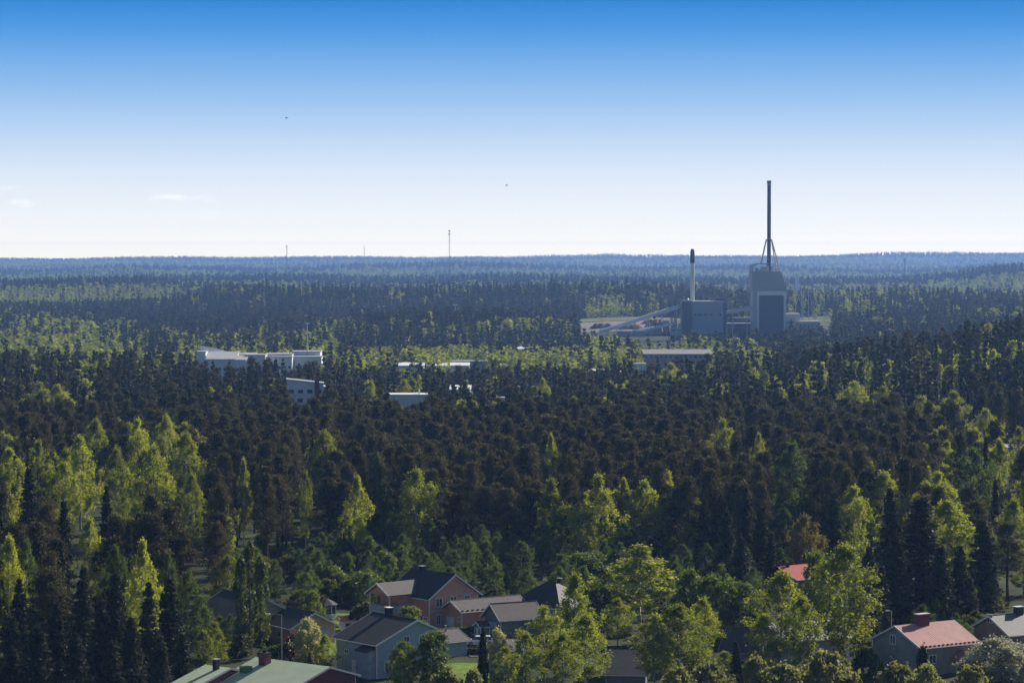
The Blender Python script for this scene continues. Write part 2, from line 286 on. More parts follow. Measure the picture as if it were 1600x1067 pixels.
def tree_mesh(kind, Hh, R, seed, lod, leaf, bark, name, z0f=.2):
    """returns (crown mesh, trunk mesh); lod 0 near, 1 middle, 2 far (crown and trunk joined)"""
    rg = np.random.default_rng(seed); z0 = z0f * Hh
    tv = MB()
    if kind == 'spruce':
        nw = (30, 17, 9)[lod]; nb = (13, 8, 5)[lod]; nl = (26, 7, 4)[lod]; Cs = []; tw = []
        for i in range(nw):
            t = (i + rg.uniform(-.3, .3)) / nw; t = max(t, 0); z = z0 + (Hh - z0) * t * .985
            r = R * ((1 - t) ** .72) * rg.uniform(.72, 1.2) + .12
            for k in range(nb):
                a = rg.uniform(0, 6.283); rr = r * rg.uniform(.6, 1.1)
                s = rg.uniform(.05, 1, nl) ** .8
                p = np.stack([np.cos(a) * rr * s, np.sin(a) * rr * s, z - .32 * rr * s + .22 * rr * s ** 2.5 + rg.normal(0, .10, nl)], 1)
                p += rg.normal(0, (.10, .18, .3)[lod], p.shape) * [1, 1, .8]; p[:, 2] -= np.abs(rg.normal(0, .14, nl)) * (1 - .5 * s)
                Cs.append(p); tw.append(np.full(nl, rg.uniform(0, 1)))
        Cs = np.concatenate(Cs); tw = np.concatenate(tw)
        tap = np.clip(1.25 - (Cs[:, 2] - z0) / (Hh - z0), .35, 1)
        V, Fc, tt = leaves(Cs, (.27, .50, 1.0)[lod] , .55, rg, .8, tw)
        tipV, tipF, tipt = leaves(np.stack([rg.normal(0, .04, 14), rg.normal(0, .04, 14), np.linspace(Hh * .95, Hh * 1.02, 14)], 1), .18, .5, rg)
        V = np.concatenate([V, tipV]); Fc = np.concatenate([Fc, tipF + Fc.max() + 1]); tt = np.concatenate([tt, tipt])
        tv.bar((0, 0, -.5), (0, 0, Hh * .96), .011 * Hh, 7, .02)
    else:
        ncl = {'birch': (135, 60, 26), 'tallbirch': (125, 60, 26), 'round': (130, 60, 26), 'column': (130, 60, 26), 'pine': (84, 40, 20), 'shrub': (60, 40, 20)}[kind][lod]
        nl = {'birch': (84, 16, 7), 'tallbirch': (78, 16, 7), 'round': (80, 16, 7), 'column': (40, 16, 7), 'pine': (85, 18, 9), 'shrub': (50, 16, 7)}[kind][lod]
        Cc = crown_clusters(kind, Hh, R, z0, ncl, rg)
        sg = {'birch': (.30, .30, .40), 'tallbirch': (.27, .27, .44), 'round': (.34, .34, .28), 'column': (.22, .22, .5), 'pine': (.46, .46, .30), 'shrub': (.3, .3, .25)}[kind]
        sg = np.array(sg) * R / 3.0 * (1, 1.1, 1.25)[lod]
        if kind == 'column': sg = sg * 1.8
        Cs = (Cc[:, None, :] + rg.normal(size=(ncl, nl, 3)) * sg * rg.uniform(.6, 1.3, (ncl, 1, 1))).reshape(-1, 3)
        tw = np.repeat(rg.uniform(0, 1, ncl), nl)
        sz = {'birch': (.155, .40, .72), 'tallbirch': (.15, .38, .68), 'round': (.19, .45, .8), 'column': (.20, .35, .6), 'pine': (.20, .46, .78), 'shrub': (.22, .35, .6)}[kind][lod]
        V, Fc, tt = leaves(Cs, sz, .42 if kind == 'pine' else .75, rg, .3 if kind == 'pine' else 0, tw)
        bx, by = rg.normal(0, .012 * Hh, 2)
        top = .82 if kind == 'pine' else .88
        r0 = {'pine': .010, 'birch': .0085, 'tallbirch': .0075, 'round': .014, 'column': .010, 'shrub': .012}[kind] * Hh
        pts = [(0, 0, -.5), (bx * .6, by * .6, Hh * .35), (-bx * .3, -by * .3, Hh * .65), (0, 0, Hh * top)]; rs = [r0 * 1.2, r0, r0 * .6, .03]
        for i in range(3): tv.bar(pts[i], pts[i + 1], rs[i], 7, rs[i + 1])
        if lod < 2:
            for c in Cc[::4 if lod == 0 else 8] * np.array([.8, .8, 1.]):
                zz = max(z0 * .8, c[2] - np.hypot(c[0], c[1]) * (.25 if kind == 'pine' else .9)); zz = min(zz, Hh * top * .98)
                tv.bar((0, 0, zz), tuple(c), .035 * R / 3, 4, .012)
    if lod == 2 or lod == 1:
        TV = np.array(tv.v); q = [f for f in tv.f if len(f) == 4]
        nV = len(V); V2 = np.concatenate([V, TV]); F2 = np.concatenate([Fc, np.array(q) + nV])
        mi = np.concatenate([np.zeros(len(Fc)), np.ones(len(q))])
        return mesh_np(name, V2, F2, [M[leaf], M[bark]], mi, np.concatenate([tt, np.zeros(len(TV))])), None
    me = bpy.data.meshes.new(name + '_trunk'); me.from_pydata(tv.v, [], tv.f); me.materials.append(M[bark]); me.shade_smooth()
    return mesh_np(name + '_crown', V, Fc, [M[leaf]], None, tt), me
# kind: (shape, canonical height, radius, leaf material, bark, clear-stem fraction, near variants)
TK = {'pine_tree': ('pine', 18, 2.5, 'pine', 'pinebark', .40, 7), 'spruce_tree': ('spruce', 18, 3.0, 'spruce', 'sprucebark', .05, 5),
      'birch_tree': ('birch', 18, 3.2, 'birch', 'birchbark', .18, 5), 'tall_birch': ('tallbirch', 18, 2.7, 'birch', 'birchbark', .22, 3),
      'aspen_tree': ('birch', 18, 3.2, 'birch_deep', 'birchbark', .15, 3),
      'maple_tree': ('round', 10, 3.4, 'maple', 'bark', .0, 4), 'poplar_tree': ('column', 17, 1.5, 'poplar', 'bark', .06, 3),
      'willow_tree': ('round', 8, 3.0, 'willow', 'bark', .0, 2), 'larch_tree': ('birch', 12, 3.0, 'larch', 'bark', .15, 2),
      'apple_tree': ('round', 6, 3.4, 'blossom', 'bark', .0, 2), 'red_shrub': ('shrub', 4, 2.0, 'red_shrub', 'bark', .0, 1),
      'shrub': ('shrub', 3.5, 2.6, 'shrub', 'bark', .0, 3), 'pale_bush': ('shrub', 3.5, 2.6, 'bush', 'bark', .0, 3), 'juniper': ('column', 6, 1.2, 'spruce', 'bark', .0, 1)}
TM = {}
for k, (s, h_, r_, lf, bk, z0f, nv) in TK.items():
    TM[k] = [tree_mesh(s, h_, r_, 100 + 17 * i + sum(map(ord, k)), 0, lf, bk, f'{k}_{i}', z0f) for i in range(nv)]
TREES = []
SHOWN = {'pale_bush': 'shrub', 'tall_birch': 'birch_tree', 'red_shrub': 'shrub', 'juniper': 'juniper_bush', 'aspen_tree': 'birch_tree'}
def plant(kind, x, y, h, wd, label=None, group=None, sink=0.0):
    s, h0, r0 = TK[kind][:3]; nm = SHOWN.get(kind, kind)
    cm, tm = random.choice(TM[kind])
    o = thing(nm, label, None, (x, y, g1(x, y) + sink), random.uniform(0, 6.28), group)
    sx = wd / (2 * r0); o.scale = (sx, sx, h / h0)
    for n_, me in (('trunk', tm), ('crown', cm)):
        if n_ == 'trunk' and s == 'shrub': n_ = 'stem'
        c = bpy.data.objects.new(n_, me); C.objects.link(c); c.parent = o
    o['category'] = {'pine_tree': 'pine tree', 'spruce_tree': 'spruce tree', 'birch_tree': 'birch tree', 'maple_tree': 'maple tree'}.get(nm, nm.replace('_', ' '))
    TREES.append((o, nm, x, y, h, wd)); return o
def T(kind, px, ytop, wpx, d, label=None, group=None):
    p = W(px, ytop, d); g = g1(p.x, d); plant(kind, p.x, d, p.z - g, wpx * d / F, label, group)
OCC = []    # (x, y, r) keep-outs for the scattered trees

# ---------------------------------------------------------------- materials of buildings
tile_dk = striped('dark_shaded_roof_tiles', (.030, .029, .034), 1, .34, .6, .55, row=(0, .30), rough=.65)  # dark tile; on slopes turned from the sun the shade is in the colour
tile_br = striped('brown_sunlit_roof_tiles', (.085, .070, .068), 1, .34, .6, .6, row=(0, .30), rough=.7)  # brown tile; sun on slopes facing the viewer is lightened into the colour
tile_gr = striped('grey_roof_sheet', (.12, .115, .11), 0, .25, .4, .7, rough=.6)
green_metal = mat('pale_green_metal', (.45, .52, .36), .55, .08, .5, 0, .3)
red_metal = mat('weathered_red_metal', (.46, .18, .155), .55, .12, .6, 0, .4)
bright_red = mat('bright_red_metal', (.50, .075, .05), .5, .12, .6, 0, .4)
silver = mat('galvanised_roof', (.42, .42, .42), .5, .12, 1, .1, .4)
pinkw = striped('pink_boards', (.52, .28, .205), 0, .18, .3, .8, rough=.8)
bluew = striped('pale_blue_boards', (.30, .38, .47), 0, .2, .3, .8)
greenw = striped('grey_green_boards', (.19, .23, .20), 0, .2, .3, .8)
cream = striped('cream_boards', (.48, .36, .21), 2, .2, .3, .8)
stucco = mat('grey_beige_render', (.27, .26, .235), .95, .12, .8, bump=.3)
brownw = mat('brownish_pink_render', (.32, .19, .14), .95, .12, .8, bump=.3)
brick = striped('dark_red_brick', (.19, .055, .04), 2, .09, .5, .65, row=(0, .27))
brick2 = mat('chimney_brick', (.13, .045, .04), .9, .3, 6)
white = mat('white_painted_wood', (.72, .72, .70), .6, .05)
greytrim = mat('grey_painted_trim', (.42, .44, .46), .6, .05)
darkm = mat('dark_metal', (.03, .03, .032), .5, .2, 2, .4)
steel = mat('zinc_steel', (.45, .46, .47), .45, .15, 2, .5)
glass = mat('window_glass', (.03, .04, .05), .12, .2, 1, 0, .8)
whitew = mat('white_wall', (.66, .67, .68), .8, .06, .3)
grcladd = striped('grey_cladding', (.31, .33, .35), 2, 1.6, .3, .85, rough=.6)
grlight = striped('light_grey_cladding', (.38, .39, .40), 2, 1.5, .3, .85, rough=.6)
darkclad = striped('dark_cladding', (.055, .065, .08), 0, 1.2, .3, .85, rough=.5)
concrete = mat('concrete', (.42, .41, .39), .9, .12, .3)
bark_pile = mat('bark_pile', (.13, .085, .075), 1, .35, .15, bump=.6, bscale=3)

# ---------------------------------------------------------------- houses
def window(par, face, u, z, ww, hh, L, wy, frame=white, nx=2):
    """face E/W = gable ends (+x / -x), S/N = long sides (-y / +y); u runs along the wall"""
    fo, gl = MB(), MB()
    def bx(b, u0, u1, z0, z1, p0, p1):
        if face == 'E': b.box(L / 2 + p0, L / 2 + p1, u0, u1, z0, z1)
        elif face == 'W': b.box(-L / 2 - p1, -L / 2 - p0, u0, u1, z0, z1)
        elif face == 'S': b.box(u0, u1, -wy[0] - p1, -wy[0] - p0, z0, z1)
        else: b.box(u0, u1, wy[1] + p0, wy[1] + p1, z0, z1)
    a, b_, t = u - ww / 2, u + ww / 2, .11
    bx(fo, a - t, b_ + t, z - t, z, 0, .07); bx(fo, a - t, b_ + t, z + hh, z + hh + t, 0, .07)
    bx(fo, a - t, a, z, z + hh, 0, .068); bx(fo, b_, b_ + t, z, z + hh, 0, .068)
    for i in range(1, nx): m_ = a + ww * i / nx; bx(fo, m_ - .04, m_ + .04, z, z + hh, 0, .06)
    bx(gl, a, b_, z, z + hh, .0, .03)
    f = fo.obj('window', frame, par); gl.obj('pane', glass, f); return f
def door(par, face, u, z, ww, hh, L, wy, m, name='door'):
    b = MB()
    if face == 'E': b.box(L / 2, L / 2 + .06, u - ww / 2, u + ww / 2, z, z + hh)
    elif face == 'W': b.box(-L / 2 - .06, -L / 2, u - ww / 2, u + ww / 2, z, z + hh)
    elif face == 'S': b.box(u - ww / 2, u + ww / 2, -wy[0] - .06, -wy[0], z, z + hh)
    d = b.obj(name, m, par)
    h = MB()
    if face == 'E': h.box(L / 2 + .06, L / 2 + .12, u + ww * .35, u + ww * .35 + .12, z + hh * .45, z + hh * .5)
    elif face == 'W': h.box(-L / 2 - .12, -L / 2 - .06, u + ww * .35, u + ww * .35 + .12, z + hh * .45, z + hh * .5)
    else: h.box(u + ww * .35, u + ww * .35 + .12, -wy[0] - .12, -wy[0] - .06, z + hh * .45, z + hh * .5)
    h.obj('handle', darkm, d); return d
def gable(name, label, cat, r1, r2, zr, wl, wr, pitch, mats, over=.55, ends=.5, windows=(), doors=(), chimneys=(), seam=0, snow=False, group=None, fix=None):
    """ridge from pixel r1 (-x end) to r2 (+x end) at height zr; wl/wr: wall half widths on the -y / +y side"""
    a, b = WZ(*r1, zr), WZ(*r2, zr)
    if fix: th = math.radians(fix[0]); L = fix[1]; mid = a + Vector((math.cos(th), math.sin(th), 0)) * (L / 2) if len(fix) < 3 else b - Vector((math.cos(th), math.sin(th), 0)) * (L / 2)
    else: dv = b - a; th = math.atan2(dv.y, dv.x); L = dv.length; mid = (a + b) / 2
    L -= 2 * ends
    wm, rm, tm_ = mats[:3]; g = g1(mid.x, mid.y)
    o = thing(name, label, cat, (mid.x, mid.y, g), th, group); zr -= g
    zl, zrr = zr - .22 - pitch * wl, zr - .22 - pitch * wr
    MB().extr_x([(-wl, -.4), (wr, -.4), (wr, zrr), (0, zr - .22), (-wl, zl)], -L / 2, L / 2).obj('wall', wm, o)
    r = MB(); X0, X1 = -L / 2 - ends, L / 2 + ends; t = .16
    yl, yr = -(wl + over), wr + over
    r.extr_x([(0, zr), (yl, zr + pitch * yl), (yl, zr + pitch * yl - t), (0, zr - t)], X0, X1)
    r.extr_x([(0, zr), (0, zr - t), (yr, zr - pitch * yr - t), (yr, zr - pitch * yr)], X0, X1)
    if seam:
        n = int((X1 - X0) / seam)
        for i in range(n + 1):
            x = X0 + (X1 - X0) * i / n * .998 + .01
            r.extr_x([(0, zr + .035), (yl, zr + pitch * yl + .035), (yl, zr + pitch * yl + .002), (0, zr + .002)], x, x + .04)
            r.extr_x([(0, zr + .035), (0, zr + .002), (yr, zr - pitch * yr + .002), (yr, zr - pitch * yr + .035)], x, x + .04)
    ro = r.obj('roof', rm, o)
    if not seam:
        MB().bar((X0, 0, zr + .02), (X1, 0, zr + .02), .09, 6).obj('ridge_cap', rm, ro)
    for x0, x1 in ((X0 - .05, X0 - .001), (X1 + .001, X1 + .05)):
        k = MB()
        k.extr_x([(0, zr + .05), (yl - .02, zr + pitch * yl + .05), (yl - .02, zr + pitch * yl - .24), (0, zr - .24)], x0, x1)
        k.extr_x([(0, zr + .05), (0, zr - .24), (yr + .02, zr - pitch * yr - .24), (yr + .02, zr - pitch * yr + .05)], x0, x1)
        k.obj('bargeboard', tm_, o)
    gt = MB()
    gt.bar((X0, yl - .07, zr + pitch * yl - .1), (X1, yl - .07, zr + pitch * yl - .1), .07, 6)
    gt.obj('gutter', tm_, o)
    gt = MB(); gt.bar((X0, yr + .07, zr - pitch * yr - .1), (X1, yr + .07, zr - pitch * yr - .1), .07, 6); gt.obj('gutter', tm_, o)
    if snow:
        for i in range(14):
            x = X0 + (X1 - X0) * (i + .5) / 14; yy = yl + .35
            MB().box(x - .12, x + .12, yy - .3, yy + .05, zr + pitch * yy - .05, zr + pitch * yy + .09).obj('snow_guard', darkm, ro)
    for sx in (-L / 2 - .02, L / 2 - .12):
        MB().box(sx, sx + .14, -wl - .025, -wl + .12, -.3, zl - .02).obj('corner_board', tm_, o)
        MB().box(sx, sx + .14, wr - .12, wr + .025, -.3, zrr - .02).obj('corner_board', tm_, o)
    for wdw in windows: window(o, wdw[0], *wdw[1:5], L, (wl, wr), tm_ if len(wdw) < 6 else wdw[5])
    for dr_ in doors: door(o, dr_[0], *dr_[1:5], L, (wl, wr), dr_[5], *(dr_[6:7]))
    for (cx, cy_, cw, cd_, ch, cmat, capm) in chimneys:
        zb = zr - abs(cy_) * pitch - .5; b = MB(); b.box(cx - cw / 2, cx + cw / 2, cy_ - cd_ / 2, cy_ + cd_ / 2, zb - .3, zb + ch + .5)
        c_ = b.obj('chimney', cmat, ro); k = MB(); k.box(cx - cw / 2 - .1, cx + cw / 2 + .1, cy_ - cd_ / 2 - .1, cy_ + cd_ / 2 + .1, zb + ch + .502, zb + ch + .60); k.obj('chimney_cap', capm, c_)
    OCC.append((mid.x, mid.y, math.hypot(L, wl + wr) / 2 + 1)); return o, L, zr
def hip(name, label, cat, ctr, th, L, Wd, he, hr, mats, hipf=.5, over=.6, windows=(), chimneys=()):
    g = g1(*ctr); o = thing(name, label, cat, (*ctr, g), math.radians(th))
    MB().box(-L / 2, L / 2, -Wd / 2, Wd / 2, -.4, he - .02).obj('wall', mats[0], o)
    X, Y = L / 2 + over, Wd / 2 + over; q = max(.05, X - Y * 2 * hipf); b = MB()
    b.add([(-X, -Y, he), (X, -Y, he), (X, Y, he), (-X, Y, he), (-q, 0, hr), (q, 0, hr), (-X, -Y, he - .15), (X, -Y, he - .15), (X, Y, he - .15), (-X, Y, he - .15)],
          [(0, 1, 5, 4), (1, 2, 5), (2, 3, 4, 5), (3, 0, 4), (6, 9, 8, 7), (0, 6, 7, 1), (1, 7, 8, 2), (2, 8, 9, 3), (3, 9, 6, 0)])
    ro = b.obj('roof', mats[1], o)
    f = MB()
    for x0, x1, y0, y1 in ((-X - .06, X + .06, -Y - .06, -Y - .002), (-X - .06, X + .06, Y + .002, Y + .06), (-X - .06, -X - .002, -Y, Y), (X + .002, X + .06, -Y, Y)): f.box(x0, x1, y0, y1, he - .2, he + .02)
    f.obj('fascia', mats[2], o)
    for wdw in windows: window(o, wdw[0], *wdw[1:5], L, (Wd / 2, Wd / 2), mats[2])
    for (cx, cy_, cw, ch) in chimneys:
        c_ = MB().box(cx - cw / 2, cx + cw / 2, cy_ - cw / 2, cy_ + cw / 2, he, hr + ch).obj('chimney', darkm, ro)
        MB().box(cx - cw / 2 - .1, cx + cw / 2 + .1, cy_ - cw / 2 - .1, cy_ + cw / 2 + .1, hr + ch + .002, hr + ch + .1).obj('chimney_cap', steel, c_)
    OCC.append((ctr[0], ctr[1], math.hypot(L, Wd) / 2 + 1)); return o

# pink house
ph, Lp, zp = gable('house', 'pink two storey house with dark roof and a corner balcony', 'house', (642, 888), (712, 897), 9.0, 5.3, 5.3, .64, (pinkw, tile_dk, white),
    windows=[('E', -3.2, 3.9, 1.3, 1.3), ('E', -.1, 3.9, 1.3, 1.3), ('E', 2.9, 3.9, 1.1, 1.3), ('E', -3.4, .9, .8, 1.5), ('E', .6, .9, 1.2, 1.3), ('S', 3.0, .9, 1.2, 1.2), ('S', 4.4, .9, .9, 1.2)],
    doors=[('S', 1.2, .1, 1.0, 2.1, white)], chimneys=[(-3.2, .3, .9, .7, .8, darkm, steel)])
# string course on the gable, floor band
MB().box(Lp / 2 + .002, Lp / 2 + .05, -5.3, 5.3, 3.1, 3.25).box(Lp / 2 + .002, Lp / 2 + .05, -4.0, 4.0, 5.5, 5.62).obj('floor_band', greytrim, ph)
# cross wing with the balcony (local -y side, near the -x end)
wx0, wy0 = -1.8, -10.2; zwr = zp - 1.3; pw = .58
wg = MB(); hw_ = 2.7
wr_ = MB()
for s in (-1, 1):
    wr_.add([(wx0, wy0 - .6, zwr), (wx0 + s * (hw_ + .5), wy0 - .6, zwr - pw * (hw_ + .5)), (wx0 + s * (hw_ + .5), -3.0, zwr - pw * (hw_ + .5)), (wx0, -1.2, zwr),
             (wx0, wy0 - .6, zwr - .16), (wx0 + s * (hw_ + .5), wy0 - .6, zwr - pw * (hw_ + .5) - .16), (wx0 + s * (hw_ + .5), -3.0, zwr - pw * (hw_ + .5) - .16), (wx0, -1.2, zwr - .16)],
            [(0, 1, 2, 3), (7, 6, 5, 4), (0, 4, 5, 1), (1, 5, 6, 2), (2, 6, 7, 3)])
wr_.obj('wing_roof', tile_br, ph)  # lighter than the main roof: sun on this slope put into the tile colour
bgd = MB()
for s in (-1, 1): bgd.add([(wx0, wy0 - .66, zwr + .05), (wx0 + s * (hw_ + .55), wy0 - .66, zwr + .05 - pw * (hw_ + .55)), (wx0 + s * (hw_ + .55), wy0 - .66, zwr - .24 - pw * (hw_ + .55)), (wx0, wy0 - .66, zwr - .24),
                           (wx0, wy0 - .61, zwr + .05), (wx0 + s * (hw_ + .55), wy0 - .61, zwr + .05 - pw * (hw_ + .55)), (wx0 + s * (hw_ + .55), wy0 - .61, zwr - .24 - pw * (hw_ + .55)), (wx0, wy0 - .61, zwr - .24)],
                          [(0, 1, 2, 3), (7, 6, 5, 4), (0, 4, 5, 1), (3, 2, 6, 7), (1, 5, 6, 2)])
bgd.obj('bargeboard', white, ph)
zb_ = zwr - pw * hw_ - .25
gw = MB(); gw.add([(wx0 - hw_, wy0, zb_), (wx0 + hw_, wy0, zb_), (wx0, wy0, zwr - .2), (wx0 - hw_, wy0 + .15, zb_), (wx0 + hw_, wy0 + .15, zb_), (wx0, wy0 + .15, zwr - .2)], [(0, 1, 2), (5, 4, 3), (0, 3, 4, 1)])
gw.obj('gable_wall', pinkw, ph)
MB().box(wx0 - hw_, wx0 + hw_, wy0 + 2.4, -5.31, -.3, zb_).obj('wing_wall', pinkw, ph)
MB().box(wx0 - hw_, wx0 + hw_, wy0, wy0 + 2.398, 2.75, 2.95).obj('balcony_floor', greytrim, ph)
bl = MB()
for i in range(23): bl.box(wx0 - hw_ + i * .24, wx0 - hw_ + i * .24 + .2, wy0, wy0 + .05, 2.952, 3.95)
for i in range(10): bl.box(wx0 + hw_ - .05, wx0 + hw_, wy0 + .06 + i * .24, wy0 + .26 + i * .24, 2.952, 3.95)
for i in range(10): bl.box(wx0 - hw_, wx0 - hw_ + .05, wy0 + .06 + i * .24, wy0 + .26 + i * .24, 2.952, 3.95)
bl.box(wx0 - hw_ - .03, wx0 + hw_ + .03, wy0 - .03, wy0 + .08, 3.952, 4.03)
bl.obj('balcony_railing', bluew, ph)
for xx in (wx0 - hw_ + .08, wx0 + hw_ - .22): MB().box(xx, xx + .15, wy0 + .06, wy0 + .21, -.2, zb_).obj('post', white, ph)
# garages and outbuildings
garage_white = mat('garage_door', (.62, .63, .66), .6, .04)
gable('garage', 'long pink garage with brown roof attached beside the pink house', 'garage', (703, 938), (793, 931), 5.0, 2.7, 3.2, .50, (pinkw, tile_br, white), fix=(36, 14.2),
      doors=[('W', .6, .1, 2.3, 2.1, garage_white, 'garage_door')], windows=[('W', -1.9, 1.7, .5, .6), ('S', 2.5, 1.2, 1.2, .9)], snow=True)
gable('garage', 'grey green garage with white door and steep brown roof', 'garage', (765, 943), (830, 940), 5.3, 2.9, 2.9, .70, (greenw, tile_br, white), fix=(28, 8.6),
      doors=[('W', -.3, .1, 2.5, 2.2, garage_white, 'garage_door')], windows=[('S', 1.8, 1.3, 1.1, .8)])
gable('garage', 'low pale blue garage with brown roof behind the blue house', 'garage', (688, 984), (715, 981), 3.9, 3.0, 3.0, .42, (bluew, tile_br, greytrim), fix=(38, 6.4, 1),
      chimneys=[(.4, -.6, .2, .2, .9, steel, steel)], doors=[('S', 0, .1, 2.4, 2.1, bluew, 'garage_door')])
hs = gable('shed', 'tiny white trimmed shed beside the grey green garage', 'shed', (744, 971), (753, 970), 2.6, 1.0, 1.0, .6, (greenw, tile_br, white), fix=(30, 2.2), over=.2, ends=.2, doors=[('W', 0, 0, .8, 1.7, white)])
# blue house
bh, Lb, zb2 = gable('house', 'pale blue house with long dark roof beside the maples', 'house', (582, 956), (652, 968), 8.2, 7.0, 3.6, .42, (bluew, tile_dk, white),
      windows=[('E', -1.6, 4.6, .9, 1.2), ('E', 1.2, 4.6, .9, 1.2), ('E', -4.9, 1.0, 1.2, 1.3), ('E', -1.0, 1.0, 1.6, 1.3), ('S', -2.5, 3.0, .9, .5), ('S', 1.5, .9, 1.3, 1.3), ('S', 3.6, .9, .9, 1.3)],
      doors=[('S', -.6, .1, 1.0, 2.1, white)], chimneys=[(-2.2, .5, 1.0, .8, 1.2, darkm, white)])
MB().box(2.2, 4.9, -8.2, -7.02, -.3, 4.1).obj('bay', bluew, bh)
b = MB(); b.add([(1.9, -8.7, 4.1), (5.2, -8.7, 4.1), (5.2, -6.6, 5.0), (1.9, -6.6, 5.0), (1.9, -8.7, 3.95), (5.2, -8.7, 3.95), (5.2, -6.6, 4.85), (1.9, -6.6, 4.85)], [(0, 1, 2, 3), (7, 6, 5, 4), (0, 4, 5, 1), (1, 5, 6, 2), (3, 7, 4, 0), (2, 6, 7, 3)])
b.obj('bay_roof', tile_dk, bh)
# cream houses left
gable('house', 'cream house under a big dark roof behind the columnar poplars', 'house', (349, 921), (414, 934), 6.9, 6.6, 5.2, .50, (cream, tile_dk, white), windows=[('E', -3, .9, 1.2, 1.2), ('E', 1.5, .9, 1.2, 1.2), ('S', -3, .9, 1.4, 1.1), ('S', 2, .9, 1.4, 1.1)])
gable('garage', 'cream garage with dark roof and grey door near the blossoming willow', 'garage', (448, 947), (492, 957), 5.2, 3.9, 3.9, .52, (cream, tile_dk, white),
      doors=[('E', 1.6, .1, 2.4, 2.3, greytrim, 'garage_door')], windows=[('S', 0, 1.1, 1.1, .9)])
# gazebo
gp = WZ(511, 966, 0); gz_ = thing('gazebo', 'white eight sided garden gazebo with pointed dark roof', 'gazebo', (gp.x, gp.y, 0), .2)
oct_ = lambda r: [(r * math.cos(math.pi / 8 + i * math.pi / 4), r * math.sin(math.pi / 8 + i * math.pi / 4)) for i in range(8)]
MB().prism(oct_(1.6), -.2, .9).obj('parapet', white, gz_)
for x, y in oct_(1.52): MB().box(x - .09, x + .09, y - .09, y + .09, .902, 2.5).obj('post', white, gz_)
MB().prism(oct_(1.42), .903, 2.49).obj('glazing', glass, gz_)
b = MB(); o8 = oct_(2.1); b.add([(x, y, 2.5) for x, y in o8] + [(0, 0, 3.5)], [(i, (i + 1) % 8, 8) for i in range(8)] + [tuple(range(8))[::-1]]); b.obj('roof', tile_dk, gz_)
gable('playhouse', 'tiny pale playhouse with pink roof next to the gazebo', 'playhouse', (529, 963), (540, 963), 2.3, 1.0, 1.0, .55, (white, red_metal, white), fix=(15, 2.6), over=.25, ends=.3, doors=[('S', .0, 0, .6, 1.3, darkm)], windows=[('W', 0, .6, .6, .6)])
OCC.append((gp.x, gp.y, 3))
# low dark link roof between the cream buildings
gable('carport', 'low dark carport roof between the cream house and cream garage', 'carport', (436, 968), (452, 962), 3.3, 1.8, 1.8, .25, (cream, tile_dk, white), fix=(35, 4.5), over=.3)
# green roof building
gb, Lg, zg = gable('house', 'low brick building with pale green metal roof, nearest the viewer', 'house', (400, 1026), (516, 1041), 5.4, 9.5, 5.6, .30, (brick, green_metal, greytrim), seam=.5,
      chimneys=[(-3.9, -1.6, 1.4, 1.1, 1.5, brick2, darkm)])
vent = MB(); vent.prism([(-5.6, -4.9), (-4.0, -4.9), (-4.0, -3.9), (-5.6, -3.9)], zg - 1.5, zg - .55); vent.obj('roof_hatch', mat('green_hatch', (.06, .17, .10), .6), gb)
MB().bar((-3.9, -1.6, zg + .4), (-3.9, -1.6, zg + 1.5), .28, 10).obj('flue', darkm, gb)
gable('house', 'green metal roofed wing of the brick building, partly behind spruce branches', 'house', (321, 1038), (384, 1043), 4.7, 7.5, 4.0, .27, (brick, green_metal, greytrim), seam=.5, fix=(-39, 5.0), ends=.2,
      chimneys=[(.6, -1.0, .7, .7, 1.4, darkm, steel)])
# red roofed house right
rh, Lr, zr_ = gable('house', 'grey rendered house with faded red metal roof and broad chimney', 'house', (1397, 977), (1485, 969.5), 8.1, 5.3, 5.3, .47, (stucco, red_metal, white), seam=.42, fix=(34, 11.8),
      windows=[('W', .8, 4.4, 1.0, 1.2), ('S', 3.9, 2.1, .9, 1.1), ('S', -3.2, 2.1, 1.2, 1.1)], chimneys=[(-.7, -.3, 2.1, .9, 1.5, mat('dark_red_chimney', (.13, .03, .035), .7), mat('pale_cap', (.6, .5, .5), .6))], snow=True, over=.45)
pr = MB(); px0 = 2.0
for s in (-1, 1):
    pr.add([(px0, -7.6, 3.7), (px0 + s * 1.8, -7.6, 2.6), (px0 + s * 1.8, -5.31, 2.6), (px0, -5.31, 3.7), (px0, -7.6, 3.58), (px0 + s * 1.8, -7.6, 2.48), (px0 + s * 1.8, -5.31, 2.48), (px0, -5.31, 3.58)], [(0, 1, 2, 3), (7, 6, 5, 4), (0, 4, 5, 1), (1, 5, 6, 2)])
po = pr.obj('porch_roof', red_metal, rh)
MB().add([(px0 - 1.5, -7.4, 2.6), (px0 + 1.5, -7.4, 2.6), (px0, -7.4, 3.5)], [(0, 1, 2)]).obj('porch_gable', white, po)
for xx in (px0 - 1.5, px0 + 1.5): MB().box(xx - .07, xx + .07, -7.5, -7.36, -.2, 2.56).obj('post', white, rh)
MB().box(px0 - 1.6, px0 + 1.6, -7.6, -5.32, -.3, .5).obj('porch_steps', concrete, rh)
window(rh, 'S', px0, .6, .9, 2.0, Lr, (5.3, 5.3), white, 1)
